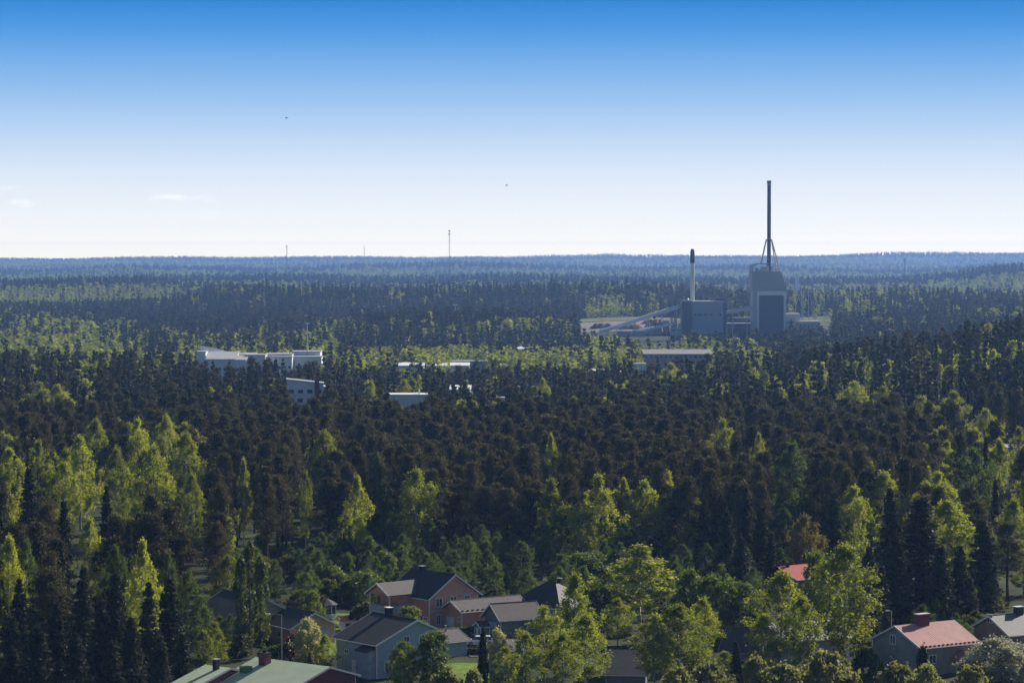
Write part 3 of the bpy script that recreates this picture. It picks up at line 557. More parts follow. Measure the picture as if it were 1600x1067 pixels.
# brown house at the right edge and its neighbours
gable('house', 'brownish pink house with grey sheet roof at the edge of view', 'house', (1544, 961.5), (1610, 961), 6.6, 4.4, 4.4, .52, (brownw, tile_gr, white), fix=(30, 14),
      windows=[('W', .2, 3.3, 1.1, 1.1)], chimneys=[(-1.0, 0, 1.3, .9, 1.0, darkm, white)])
gable('shed', 'small brown shed with dark roof beside the brownish pink house', 'shed', (1531, 968), (1545, 966), 5.2, 2.6, 2.6, .5, (brownw, tile_dk, greytrim), fix=(32, 5))
gable('house', 'house with shiny galvanised roof half hidden behind the big weeping birch', 'house', (1190, 973), (1290, 968), 6.4, 5.6, 5.0, .34, (greytrim, silver, white), fix=(22, 12.5), seam=.5, windows=[('S', -2, 1, 1.2, 1.2), ('S', 2, 1, 1.2, 1.2)])
gable('house', 'house with dark brown roof and capped chimney among birches', 'house', (1136, 978), (1164, 979), 6.6, 4.5, 3.5, .62, (stucco, tile_br, greytrim), fix=(-20, 6.5), chimneys=[(2.4, .2, .9, .7, 1.4, darkm, white)], windows=[('S', 0, 1, 1.2, 1.2)])
gable('house', 'dark roofed outbuilding between two birches near the bottom of view', 'house', (948, 1009), (1006, 1012), 4.6, 6.0, 3.5, .5, (greenw, tile_dk, greytrim), fix=(-8, 6.8))
gable('shed', 'small shed with pale sunlit roof under the young birches', 'shed', (770, 1043), (798, 1040), 3.2, 2.2, 2.2, .35, (cream, silver, white), fix=(25, 3.6))
hip('house', 'house with dark hipped roof behind the grey green garage', 'house', tuple(WZ(862, 950, 3.2).xy + Vector((0, 5))), -35, 10, 10, 3.4, 7.1, (greenw, tile_dk, greytrim), .42, chimneys=[(1, 1, .6, .5)])
gable('house', 'bright red metal roofed house in the trees behind the larch', 'house', (1213, 885), (1272, 868), 5.4, 4.6, 4.6, .38, (stucco, bright_red, white), fix=(40, 12), seam=.5, chimneys=[(-3.5, -.4, .5, .5, .7, darkm, darkm)], windows=[('S', 0, 1, 1.2, 1.1)])
gable('house', 'cottage with brown roof seen past the spruces beside the road', 'house', (1572, 838), (1606, 824), 7.5, 4.5, 4.5, .45, (stucco, tile_br, white), fix=(35, 11))
gable('house', 'white house with bright roof peeking between birches on the far side', 'house', (1563, 826), (1580, 822), 6.5, 3.6, 3.6, .4, (whitew, silver, white), fix=(25, 7))

# ---------------------------------------------------------------- cars, lamps, small things
carw = mat('white_car_paint', (.70, .71, .72), .3, .02, 1, 0, .6); rubber = mat('tyre_rubber', (.02, .02, .02), .8); rimm = mat('alloy_rim', (.4, .4, .4), .35, .1, 1, .8)
tail = mat('tail_lamp_red', (.4, .02, .02), .3)
def car(label, cat, loc, rz, L, Wc, hb, hc, x0, x1, m):
    o = thing('parked_' + cat, label, cat, loc, rz); y = Wc / 2
    lower = MB(); st = [(-L / 2, .45, hb * .95), (-L / 2 + .08, .30, hb), (-L * .2, .28, hb), (L * .22, .28, hb), (L / 2 - .25, .30, hb * .88), (L / 2, .45, hb * .7)]
    n = len(st); vs = []
    for (x, z0, z1) in st:
        tap = .93 if abs(x) > L * .45 else 1
        vs += [(x, -y * tap, z0), (x, -y * tap, z1 - .08), (x, -y * tap * .93, z1), (x, y * tap * .93, z1), (x, y * tap, z1 - .08), (x, y * tap, z0)]
    fs = [(i * 6 + k, i * 6 + (k + 1) % 6, (i + 1) * 6 + (k + 1) % 6, (i + 1) * 6 + k) for i in range(n - 1) for k in range(6)] + [tuple(range(6))[::-1], tuple(range(n * 6 - 6, n * 6))]
    lower.add(vs, fs); lower.obj('body', m, o, True)
    a, b = x0, x1; gl = MB(); gl.hexa([(a, -y * .92, hb - .01), (b, -y * .92, hb - .01), (b, y * .92, hb - .01), (a, y * .92, hb - .01)], [(a + .25, -y * .76, hc - .06), (b - .55, -y * .76, hc - .06), (b - .55, y * .76, hc - .06), (a + .25, y * .76, hc - .06)])
    gl.obj('windows', glass, o)
    rf = MB(); rf.hexa([(a + .24, -y * .77, hc - .06), (b - .54, -y * .77, hc - .06), (b - .54, y * .77, hc - .06), (a + .24, y * .77, hc - .06)], [(a + .4, -y * .7, hc), (b - .7, -y * .7, hc), (b - .7, y * .7, hc), (a + .4, y * .7, hc)]); rf.obj('roof', m, o)
    for sx in (-L * .31, L * .31):
        for sy in (-1, 1):
            wl = MB().bar((sx, sy * (y - .18), .32), (sx, sy * (y + .01), .32), .32, 16).obj('wheel', rubber, o)
            MB().bar((sx, sy * (y + .005), .32), (sx, sy * (y + .03), .32), .19, 12).obj('rim', rimm, wl)
    for sy in (-1, 1):
        MB().box(L / 2 - .12, L / 2 + .01, sy * y * .7 - .16, sy * y * .7 + .16, hb * .62, hb * .74).obj('headlight', glass, o)
        MB().box(-L / 2 - .01, -L / 2 + .1, sy * y * .72 - .13, sy * y * .72 + .13, hb * .7, hb * .9).obj('tail_light', tail, o)
    return o
p = WZ(743, 976, .2); car('white van parked in front of the pink garage', 'van', (p.x, p.y, .1), math.radians(200), 4.6, 1.9, 1.1, 1.95, -2.2, 1.5, carw)
p = WZ(748, 1006, .2); car('white estate car parked on the drive below the grey green garage', 'car', (p.x, p.y, .1), math.radians(185), 4.4, 1.8, .95, 1.45, -2.1, 1.1, carw)
def lamp(px, py, d, label, arm=2.4, dirn=-1):
    p = W(px, py, d); g = g1(p.x, d); h = p.z - g; o = thing('street_lamp', label, 'street lamp', (p.x, d, g), 0, 'street lamps in the village')
    MB().bar((0, 0, -.2), (0, 0, h), .085, 8, .05).obj('pole', steel, o)
    a = MB().bar((0, 0, h), (dirn * arm, 0, h + .12), .04, 6).obj('arm', steel, o)
    MB().hexa([(dirn * arm - .5, -.14, h + .06), (dirn * arm + .3, -.14, h + .06), (dirn * arm + .3, .14, h + .06), (dirn * arm - .5, .14, h + .06)], [(dirn * arm - .4, -.1, h + .2), (dirn * arm + .2, -.1, h + .2), (dirn * arm + .2, .1, h + .2), (dirn * arm - .4, .1, h + .2)]).obj('lamp_head', white, o)
lamp(440, 960, 424, 'street lamp with a long white arm in front of the cream garage', 2.0, -1)
lamp(856, 907, 520, 'thin street lamp rising beside the dark hipped roof', .5, -1)
lamp(765, 1010, 408, 'street lamp with a pale head beside the narrow juniper', 1.4, -1)
lamp(1393, 955, 440, 'small street lamp against the dark spruces by the red metal roof', .5, -1)
lamp(1557, 775, 600, 'tall pale street lamp pole between the spruce and birch, at the far side road', .3, -1)
lamp(1162, 930, 400, 'street lamp in front of the birches near the capped chimney', .8, 1) if False else None
# hedges: a box body made of leaves
def hedge(p0, p1, wd, h, leaf, label, n=5000):
    a, b = Vector(p0), Vector(p1); L = (b - a).length; rg = np.random.default_rng(int(L * 100))
    cx = rg.uniform(-L / 2, L / 2, n); top = h * (.85 + .25 * vnoise(cx * .6 + 3, cx * 0 + 2)); s = rg.uniform(-1, 1, n)
    zz = top * np.sqrt(rg.uniform(0.02, 1, n)); cy_ = s * wd / 2 * (1 - .5 * (zz / h) ** 3)
    V_, F_, t_ = leaves(np.stack([cx, cy_, zz], 1), .17, .75, rg)
    me = mesh_np('hedge', V_, F_, [M[leaf]], None, t_); o = bpy.data.objects.new('hedge', me); C.objects.link(o)
    m_ = (a + b) / 2; o.location = (m_.x, m_.y, g1(m_.x, m_.y)); o.rotation_euler = (0, 0, math.atan2((b - a).y, (b - a).x)); tag(o, label, 'hedge')
hedge(P2(674, 460), P2(760, 464), 1.6, 1.5, 'birch_deep', 'yellow green clipped hedge between the pink house and the blue garage')
hedge(P2(405, 428), P2(478, 436), 2.0, 2.8, 'poplar', 'dark untrimmed hedge below the columnar poplars')
hedge(P2(395, 418), P2(520, 414), 1.2, 1.5, 'shrub', 'low dry hedge behind the pale green roof')
hedge(P2(728, 441), P2(765, 441), .8, .9, 'shrub', 'short brown green hedge beside the white estate car')
# wooden fence posts and lawn post
for i, px in enumerate((735, 741, 746)):
    p = WZ(px, 1020, 0); b = MB().box(-.5, .5, -.03, .03, 0, 1.0)
    for k in range(6): b.box(-.48 + k * .17, -.36 + k * .17, -.05, -.031, .05, .95)
    o = b.obj('fence_panel', mat('brown_fence', (.09, .05, .035), .9), None); o.location = (p.x, p.y, 0); tag(o, ['brown board fence panel nearest the blue garage', 'brown board fence panel in the middle of three beside the white car', 'brown board fence panel nearest the narrow juniper'][i], 'fence', 'brown fence panels')
# birds
for px, py, lb in ((448, 185, 'small dark bird high in the blue sky above the thin mast'), (792, 290, 'small dark bird low in the pale sky over the middle hills')):
    p = W(px, py, 240); b = MB(); b.bar((-.12, 0, 0), (.14, 0, .01), .03, 6, .012)
    for s in (-1, 1): b.add([(0.05, 0, .01), (-.05, 0, .01), (-.06, s * .16, .07), (0, s * .18, .075), (-.1, s * .32, .02)], [(0, 1, 2, 3), (3, 2, 4)])
    o = b.obj('bird', darkm); o.location = p; tag(o, lb, 'bird')

# ---------------------------------------------------------------- power plant
def at(px, d, z=None): x = (px - 800) / F * d; return Vector((x, d, g1(x, d) if z is None else z))
S = 2510 / F          # metres per photo pixel at the plant
def zz(py, d=2510): return W(800, py, d).z
gp0 = -14
def PX(px, d=2510): return (px - 800) / F * d
# tall boiler tower: local x to the right, y away, origin at the front left base
bx_ = PX(1177); tw = thing('power_plant_tower', 'tall grey boiler tower with leaning top and dark front panel', 'power plant', (bx_, 2510, gp0))
w_ = 51 * S; dp = 30
zL = zz(455) - gp0; zT = zz(424) - gp0; zC = zz(411) - gp0
MB().box(0, w_, 0, dp, -2, zL).obj('tower_base', grlight, tw)
f = MB(); t0 = 4 * S
f.box(3.2, 3.2 + t0 * .8, -.8, -.002, 0, zL - .5).box(w_ - 2, w_, -.8, -.002, 0, zL - .5).box(3.2, w_, -.8, -.002, zL - .498, zL + .1).box(3.2 + t0 * .8 + .01, w_ - 2.01, -.8, -.002, zL - 3.6, zL - .5)
f.obj('front_frame', whitew, tw)
MB().box(3.2 + t0 * .8 + .02, w_ - 2.02, -.5, -.003, 0, zL - 3.61).obj('front_panel', darkclad, tw)
# upper drum, leaning right side
MB().extr_x([(0, 0)] * 0 + [(0, zL + .1), (dp, zL + .1), (dp, zT), (0, zT)], 0, 1).v
u = MB(); pl = [(-.4, zL + .12), (w_ + .2, zL + .12), (w_ + .2, zL + 3), (w_ - 4.5, zT), (-1.2, zT), (-1.2, zL + 9)]
n = len(pl); u.add([(x, -.9, z) for x, z in pl] + [(x, dp + .5, z) for x, z in pl], [(i, (i + 1) % n, n + (i + 1) % n, n + i)[::-1] for i in range(n)] + [tuple(range(n)), tuple(range(n, 2 * n))[::-1]])
u.obj('upper_cladding', grcladd, tw)
# open roof deck with curved rim on the left
rim = MB(); prev = None
for i in range(9):
    a = math.pi - i / 8 * math.pi * .5; x = 4.6 + 5.6 * math.cos(a); z = zT + (zC - zT) * .35 + (zC - zT) * .65 * math.sin(a)
    if prev: rim.hexa([(prev[0], -.9, prev[1]), (x, -.9, z), (x, dp, z), (prev[0], dp, prev[1])], [(prev[0] + .4, -.9, prev[1] - 1.0), (x + .1, -.9, z - 1.2), (x + .1, dp, z - 1.2), (prev[0] + .4, dp, prev[1] - 1.0)])
    prev = (x, z)
rim.box(-1.0, -.2, -.9, dp, zT - .01, zT + (zC - zT) * .36); rim.box(4.6, 13.5, -.9, dp * .5, zC - 1.2, zC - .1)
rim.obj('roof_rim', grcladd, tw)
eq = MB(); rr = random.Random(4)
for i in range(26):
    x = rr.uniform(1.5, 23); y = rr.uniform(0, 16); h = rr.uniform(1.2, 5.2) * (1 - .5 * abs(x - 12) / 12); eq.box(x, x + rr.uniform(.6, 2.4), y, y + rr.uniform(1, 4), zT + .01 + i * .001, zT + h)
for i in range(14): x = 1 + i * 1.55; eq.bar((x, -.4, zT), (x, -.4, zT + 1.6), .08, 4)
eq.bar((.5, -.4, zT + 1.6), (23.5, -.4, zT + 1.6), .09, 4); eq.bar((.5, -.4, zT + .9), (23.5, -.4, zT + .9), .07, 4)
eq.obj('rooftop_equipment', steel, tw)
cx_ = PX(1203.2) - bx_; cyy = 12; zs = zz(282) - gp0; zc = zz(375) - gp0
st_ = MB().bar((cx_, cyy, zT - 1), (cx_, cyy, zs - 1.2), 1.75, 20, 1.65).obj('chimney', darkm, tw)
MB().bar((cx_, cyy, zs - 1.6), (cx_, cyy, zs), 2.1, 20, 1.9).obj('chimney_crown', darkm, st_)
MB().bar((cx_, cyy, zs - 3.4), (cx_, cyy, zs - 2.9), 2.5, 16).obj('service_ring', steel, st_)
MB().bar((cx_, cyy, zc - .5), (cx_, cyy, zc + .5), 2.9, 16).obj('collar', darkm, st_)
MB().bar((cx_ - .3, cyy - 2.8, zc + .2), (cx_ - .3, cyy - 2.8, zc + 1.2), .5, 8).obj('beacon', tail, st_)
for (ex, ey) in ((cx_ - 7.6, cyy - 8), (cx_ - 6.2, cyy + 12), (cx_ + 9.6, cyy - 8), (cx_ + 8.2, cyy + 12)):
    sx_ = -2.4 if ex < cx_ else 2.4
    MB().bar((cx_ + sx_, cyy + (1.2 if ey > cyy else -1.2), zc), (ex, ey, zT - 2 if ex > cx_ else zC - 1), .55, 8).obj('brace', mat('brace_paint', (.5, .42, .40), .6), tw)
# boiler house
b0 = PX(1066); bo = thing('power_plant_hall', 'square grey boiler hall with a row of dark windows', 'power plant', (b0, 2510, gp0))
zt2 = zz(472) - gp0
MB().box(0, 14.5 * S, -1.5, 26, -2, zt2 + .6).obj('dark_bay', darkclad, bo)
MB().box(14.5 * S + .01, 64 * S, 0, 26, -2, zt2).obj('hall_wall', grcladd, bo)
MB().box(64 * S + .01, 69 * S, 1, 26, -2, zt2 - .3).obj('stair_tower', darkclad, bo)
MB().box(14 * S, 64.4 * S, -.35, 26, zt2 + .001, zt2 + .9).obj('parapet', concrete, bo)
MB().box(52 * S, 68 * S, 8, 20, zt2 + .91, zt2 + 3.6).obj('roof_plant_room', darkclad, bo)
MB().box(1, 8, 3, 12, zt2 + .61, zt2 + 2.0).bar((5, 7, zt2 + 2), (5, 7, zt2 + 3.3), 1.6, 10, .6).obj('roof_vent', steel, bo)
for i, (a, c) in enumerate(((19, 21.5), (24, 28), (30, 31.5), (34, 38), (40, 41), (44, 46.5), (58, 61))):
    zq = zz(492) - gp0; MB().box(a * S, c * S, -.15, -.002, zq - .6, zq + .9).obj('window', glass, bo)
# smaller stack
ch = thing('chimney', 'slim pale steel chimney with black top beside the boiler hall', 'chimney', (PX(1084), 2530, gp0))
d5 = 2530
MB().bar((0, 0, 0), (0, 0, zz(411, d5) - gp0), 2.0, 20, 1.75).obj('shaft', mat('pale_steel_shaft', (.62, .62, .60), .5, .05), ch)
MB().bar((0, 0, zz(411, d5) - gp0 + .001), (0, 0, zz(392, d5) - gp0), 2.1, 20, 1.9).bar((0, 0, zz(392, d5) - gp0), (0, 0, zz(389, d5) - gp0), 1.6, 16, 1.2).obj('black_top', darkm, ch)
# conveyors
def conveyor(a, b, label, r=1.7, legs=4):
    a, b = Vector(a), Vector(b); o = thing('conveyor', label, 'conveyor', a)
    d = b - a; L = d.length; q = Vector((d.x, d.y, 0)).normalized(); nrm = Vector((-q.y, q.x, 0)) * r
    g = MB(); hh = Vector((0, 0, r * 1.5)); g.hexa([Vector() - nrm, d - nrm, d + nrm, Vector() + nrm], [hh - nrm, d + hh - nrm, d + hh + nrm, hh + nrm]); g.obj('gallery', whitew, o)
    rf = MB(); e = Vector((0, 0, .02)); rf.hexa([hh - nrm * 1.1 + e, d + hh - nrm * 1.1 + e, d + hh + nrm * 1.1 + e, hh + nrm * 1.1 + e], [hh - nrm * .2 + e * 30, d + hh - nrm * .2 + e * 30, d + hh + nrm * .2 + e * 30, hh + nrm * .2 + e * 30]); rf.obj('roof', silver, o)
    for i in range(legs):
        p = d * ((i + .5) / legs); lg = MB(); bt = gp0 - a.z
        for s in (-1, 1): lg.bar(p + nrm * s * .8, Vector((p.x, p.y, bt)) + nrm * s * 1.6, .3, 5)
        lg.bar(p * .98 + Vector((0, 0, 0)) - nrm * .8, Vector((p.x, p.y, (p.z + bt) / 2)) + nrm * 1.2, .15, 4); lg.obj('trestle', steel, o)
    return o
conveyor(W(938, 521, 2480), W(1066, 480, 2515), 'long pale sloping fuel conveyor rising to the boiler hall', 1.9, 6)
conveyor(W(985, 522, 2470), W(1050, 508, 2490), 'shorter low conveyor beside the white silos', 1.3, 3)
conveyor(W(1133, 492, 2520), W(1179, 482, 2520), 'short sloping conveyor between boiler hall and tall tower', 1.8, 2)
# silos
for i, (px, w2, yt, lb) in enumerate(((1031, 5.5, 514, 'lowest and leftmost pale silo next to the boiler hall'), (1041, 9, 502, 'widest pale silo of the plant'), (1053, 7, 505, 'pale silo standing between the widest silo and the hall'), (1062, 5, 506, 'narrow pale silo touching the dark bay of the hall'))):
    z1 = zz(yt, 2495) - gp0; o = thing('silo', lb, 'silo', (PX(px, 2495), 2495, gp0), 0, 'silos at the power plant')
    MB().bar((0, 0, -1), (0, 0, z1), w2 * S / 2, 18).obj('shell', concrete, o); MB().bar((0, 0, z1 + .001), (0, 0, z1 + 1.1), w2 * S / 2 + .15, 18, .3).obj('lid', steel, o)
    MB().bar((w2 * S / 2 + .2, 0, 0), (w2 * S / 2 + .2, 0, z1 + 1.5), .12, 4).obj('ladder', steel, o)
mast_n = [0]
SIGHT = [(306, 503, 1560, 563), (1066, 1232, 2500, 514), (1000, 1066, 2480, 521), (938, 1010, 2470, 512), (905, 1000, 2520, 506), (1240, 1300, 2560, 502), (1345, 1380, 2400, 0)]
def block(px0, px1, ytop, d, dep, label, wall, roof, cat='building', ybot=None, rz=0, h=None, slope=0, nwin=0, name='industrial_building', band=None, rtop=.5, tilt=0):
    p = W(px0, ytop, d); x1 = (px1 - 800) / F * d; g = g1((p.x + x1) / 2, d) if h is None else p.z - h
    o = thing(name, label, cat, (p.x, d, g), math.radians(rz)); Wd = (x1 - p.x) / math.cos(math.radians(rz)); hz = p.z - g
    MB().hexa([(0, 0, -8), (Wd, 0, -8), (Wd, dep, -8), (0, dep, -8)], [(0, 0, hz - rtop), (Wd, 0, hz - rtop - tilt), (Wd, dep, hz - rtop + slope - tilt), (0, dep, hz - rtop + slope)]).obj('wall', wall, o)
    MB().hexa([(-.25, -.3, hz - rtop + .01), (Wd + .25, -.3, hz - rtop + .01 - tilt), (Wd + .25, dep + .3, hz - rtop + .01 + slope - tilt), (-.25, dep + .3, hz - rtop + .01 + slope)], [(-.25, -.3, hz), (Wd + .25, -.3, hz - tilt), (Wd + .25, dep + .3, hz + slope - tilt), (-.25, dep + .3, hz + slope)]).obj('roof', roof, o)
    for i in range(nwin):
        a = Wd * (i + .2) / nwin; c = Wd * (i + .8) / nwin; q = band or (hz * .55, hz * .55 + 1.4); q = (q[0] + hz, q[1] + hz) if q[0] < 0 else q
        wf = MB().box(a, c, -.06, -.002, q[0], q[1]).obj('window', greytrim, o); MB().box(a + .12, c - .12, -.09, -.061, q[0] + .12, q[1] - .12).obj('pane', glass, wf)
    if not (ybot and ybot < 1): SIGHT.append((px0 - 1, px1 + 1, d, ytop + (ybot or 1)))
    OCC.append((p.x + Wd / 2, d + dep / 2, max(Wd, dep) * .62)); return o, Wd, hz
block(1137, 1180, 505, 2540, 14, 'low dark building between the boiler hall and tall tower', darkclad, silver, nwin=6)
block(1146, 1182, 496, 2580, 8, 'raised dark gallery behind the low building by the tower', darkclad, steel, nwin=8)
block(1229, 1250, 490, 2530, 20, 'pale square building right beside the tall tower', grlight, concrete, nwin=3)
block(1246, 1280, 502, 2520, 16, 'long low flat shed beside the pale square building', grlight, silver, nwin=5)
block(1005, 1032, 512, 2490, 12, 'low pale shed in front of the silos', grlight, silver)
block(965, 1008, 517, 2470, 14, 'flat blue grey shed under the long conveyor', grcladd, silver)
block(1048, 1066, 512, 2480, 10, 'small pale plant room at the foot of the boiler hall', concrete, steel, nwin=2)
# fuel piles in the yard
def pile(px0, px1, d, h, dep, label):
    x0, x1 = (px0 - 800) / F * d, (px1 - 800) / F * d; nx, ny = 26, 8; V_ = []
    for j in range(ny):
        for i in range(nx):
            a, b = i / (nx - 1), j / (ny - 1); z = h * min(1, 4 * min(a, 1 - a)) * min(1, 3 * min(b, 1 - b)) * (.75 + .5 * float(vnoise(i * .6 + px0, j * .8)))
            V_.append(((a - .5) * (x1 - x0), (b - .5) * dep, z))
    me = bpy.data.meshes.new('wood_pile'); me.from_pydata(V_, [], [(j * nx + i, j * nx + i + 1, (j + 1) * nx + i + 1, (j + 1) * nx + i) for j in range(ny - 1) for i in range(nx - 1)]); me.materials.append(bark_pile)
    o = bpy.data.objects.new('fuel_pile', me); C.objects.link(o); xc = (x0 + x1) / 2; o.location = (xc, d, g1(xc, d) + .2); tag(o, label, 'wood pile', 'wood fuel piles in the yard'); OCC.append((xc, d, (x1 - x0) / 2))
pile(920, 965, 2600, 4.5, 18, 'brown fuel pile at the open end of the plant yard'); pile(962, 1010, 2560, 4.0, 18, 'brown fuel pile right behind the long conveyor')
pile(1005, 1050, 2590, 5.0, 18, 'brown fuel pile nearest the silos'); pile(1000, 1040, 2660, 4.0, 18, 'brown fuel pile at the back of the plant yard, before the woods')

beige = mat('beige_cladding', (.30, .28, .25), .8, .05, .2); wroof = mat('white_roofing', (.72, .72, .71), .6, .05); grroof = mat('grey_membrane_roof', (.20, .20, .21), .8, .06, .2)
# ---------------------------------------------------------------- white works on the left, other buildings in the valley
dW = 1570
block(307, 321, 549, dW, 14, 'pale blue grey block at the end of the white works', whitew, silver)
block(321, 367, 561, dW - 8, 22, 'long white hall with bright low roof in the white works', whitew, silver, slope=3.5, nwin=7)
block(367, 384, 562, dW - 12, 16, 'small white gabled annex with two dark windows', whitew, silver, nwin=2, slope=2)
block(384, 396, 554, dW, 16, 'tall narrow grey brown block in the middle of the white works', grlight, silver)
block(344, 396, 553, dW + 25, 20, 'pinkish flat roofed hall behind the long white hall', stucco, silver)
o, Wd_, hz_ = block(396, 414, 554, dW - 6, 16, 'tall white round cornered block in the white works', whitew, silver)
block(414, 456, 553, dW + 16, 18, 'white office range with flat beige roof', whitew, silver, nwin=5)
block(424, 456, 557, dW + 4, 10, 'lower white front range with dark windows', whitew, silver, nwin=4)
block(456, 500, 549, dW + 30, 16, 'upper white storey range at the wooded end of the works', whitew, silver, nwin=8)
block(455, 502, 557, dW + 14, 14, 'lower white range with window band at the wooded end', whitew, silver, nwin=8)
conveyor(W(313, 546, dW + 18), W(350, 553, dW + 18), 'sloping grey conveyor above the white works', 1.0, 3)
o, Wd_, hz_ = block(448, 505, 592, 1100, 10, 'white apartment block with sloping top edge and brick chimney', whitew, silver, rz=4, nwin=4, band=(-5.6, -4.1), name='apartment_building', ybot=30, tilt=1.6)
for i in range(4): MB().box(Wd_ * (i + .2) / 4, Wd_ * (i + .75) / 4, -.07, -.002, hz_ - 9.2, hz_ - 7.6).obj('window', glass, o)
MB().box(Wd_ * .76, Wd_ * .88, -1.0, .9, -2, hz_ + .1).obj('chimney', brick2, o)
MB().box(Wd_ + .002, Wd_ + 2.6, 1, 9, -3, hz_ - 2.8).obj('side_wing', whitew, o)
o, Wd_, hz_ = block(606, 668, 616, 1100, 12, 'low white flat roofed building with a small roof chimney', whitew, mat('white_roofing', (.75, .75, .74), .6, .05), nwin=9, name='apartment_building', ybot=8)
MB().box(Wd_ * .76, Wd_ * .80, 4, 4.9, hz_ + .002, hz_ + 1.7).obj('chimney', white, o)
block(703, 735, 608, 1180, 12, 'white roofed house half sunk in the pine tops', whitew, wroof, ybot=.1, slope=1.2, name='house')
block(777, 790, 621, 1010, 6, 'tiny pale building glimpsed over the pine tops', whitew, silver, name='house')
block(1006, 1114, 553, 1600, 26, 'wide beige warehouse with pale roof and dark window strip', beige, grroof, nwin=14, slope=1.8, band=(-2.3, -1.0), ybot=4, name='warehouse')
block(988, 1010, 568, 1570, 10, 'small pale annex in front of the beige warehouse', whitew, silver)
block(916, 944, 582, 1380, 12, 'white glaring roof among the spruces below the beige warehouse', whitew, wroof, ybot=.1, slope=1.2)
block(945, 972, 581, 1390, 10, 'second smaller white roof among the spruces below the warehouse', whitew, wroof, ybot=.1, slope=1.2)
block(622, 662, 571, 1600, 16, 'wide white low roof across the valley, before the birches', whitew, wroof, ybot=.1, slope=1.2)
block(665, 733, 571, 1640, 16, 'longest pale low roof across the valley', whitew, wroof, ybot=.1, slope=1.2)
block(703, 760, 564, 1760, 16, 'dim grey roof behind the longest pale roof', grlight, silver)
block(808, 828, 545, 1850, 12, 'small white roof above the valley birches', whitew, wroof, ybot=.1, slope=1.2)
block(852, 900, 549, 1830, 12, 'long grey roof with white patch above the valley birches', grcladd, silver, ybot=.1)
block(1192, 1212, 578, 1350, 8, 'small pale roof glinting in the dark spruces', whitew, silver, name='house', ybot=.1)
block(1573, 1612, 699, 800, 14, 'pale blue flat building behind the birches at the edge of view', bluew, silver, name='building')
block(200, 290, 0, 1, 1, '', whitew, silver) if False else None
for px, py, d, lb in ((1243, 429, 4700, 'tiny white house on the far hillside beyond the tower'),): block(px, px + 5, py, d, 8, lb, whitew, silver, name='house', rz=0)

# ---------------------------------------------------------------- masts and pylons
def mast(px, ytop, d, label, r=.9, heads=0, name='radio_mast'):
    p = W(px, ytop, d); g = g1(p.x, d); h = p.z - g; o = thing(name, label, name.replace('_', ' '), (p.x, d, g))
    b = MB(); c3 = [(r * math.cos(a), r * math.sin(a)) for a in (0, 2.094, 4.189)]
    for x, y in c3: b.bar((x, y, 0), (x, y, h), r * .22, 4)
    n = int(h / (r * 4))
    for i in range(n):
        z0, z1 = h * i / n, h * (i + 1) / n
        for k in range(3): b.bar((*c3[k], z0), (*c3[(k + 1) % 3], z1), r * .12, 4)
    b.obj('lattice', mat('mast_paint', (.30, .16, .15), .6), o)
    for k in range(heads): MB().bar((0, 0, h * (.985 - .045 * k)), (0, 0, h * (1.0 - .045 * k)), r * 2.2, 8).obj('antenna', steel, o)
    return o
mast(702, 360, 4600, 'tall slender radio mast standing above the middle horizon', .8, 2)
mast(448, 384, 6000, 'shorter distant radio mast on the wooded hills', 1.0, 1)
mast(569, 384, 9000, 'very faint far mast on the horizon', 1.2, 0)
def pole(px, ytop, ybot, d, label, arm=0, name='light_pole'):
    p = W(px, ytop, d); g = min(g1(p.x, d), W(px, ybot, d).z); h = p.z - g; o = thing(name, label, name.replace('_', ' '), (p.x, d, g))
    MB().bar((0, 0, 0), (0, 0, h), .35, 6, .2).obj('pole', steel, o)
    if arm: MB().box(-arm, arm, -.2, .2, h - .6, h + .4).obj('crossarm', steel, o)
pole(480, 505, 545, 1600, 'tall floodlight pole behind the white works', 1.2)
pole(711, 476, 498, 2250, 'thin floodlight pole on the wooded ridge', 2.0)
for i, (px, yt, d) in enumerate(((1197 + 51, 452, 2640), (1259, 455, 2700))):
    p = W(px, yt, d); g = g1(p.x, d); h = p.z - g; o = thing('power_pylon', ['grey power pylon nearer to the tall tower', 'grey power pylon farther behind the tall tower'][i], 'power pylon', (p.x, d, g), 0, 'power pylons behind the tower')
    b = MB()
    for s in (-1, 1): b.bar((s * 3, 0, 0), (s * 2.5, 0, h), .3, 5)
    b.obj('leg', steel, o); b = MB(); b.box(-8, 8, -.3, .3, h - .4, h + .2).bar((-2.8, 0, h * .6), (2.6, 0, h), .15, 4).bar((2.8, 0, h * .6), (-2.6, 0, h), .15, 4); b.obj('crossarm', steel, o)
    for x in (-7, 0, 7): MB().bar((x, 0, h - 2.2), (x, 0, h - .4), .2, 6).obj('insulator', glass, o)
# dark tower spire on the far ridge
p = W(1414, 404, 9000); o = thing('water_tower', 'tiny dark tower silhouetted on the far ridge', 'tower', (p.x, 9000, g1(p.x, 9000))); hh = p.z - g1(p.x, 9000)
MB().bar((0, 0, 0), (0, 0, hh * .8), 4, 10, 3.4).obj('shaft', grcladd, o); MB().bar((0, 0, hh * .8), (0, 0, hh), 6, 12, 5).obj('tank', grcladd, o)

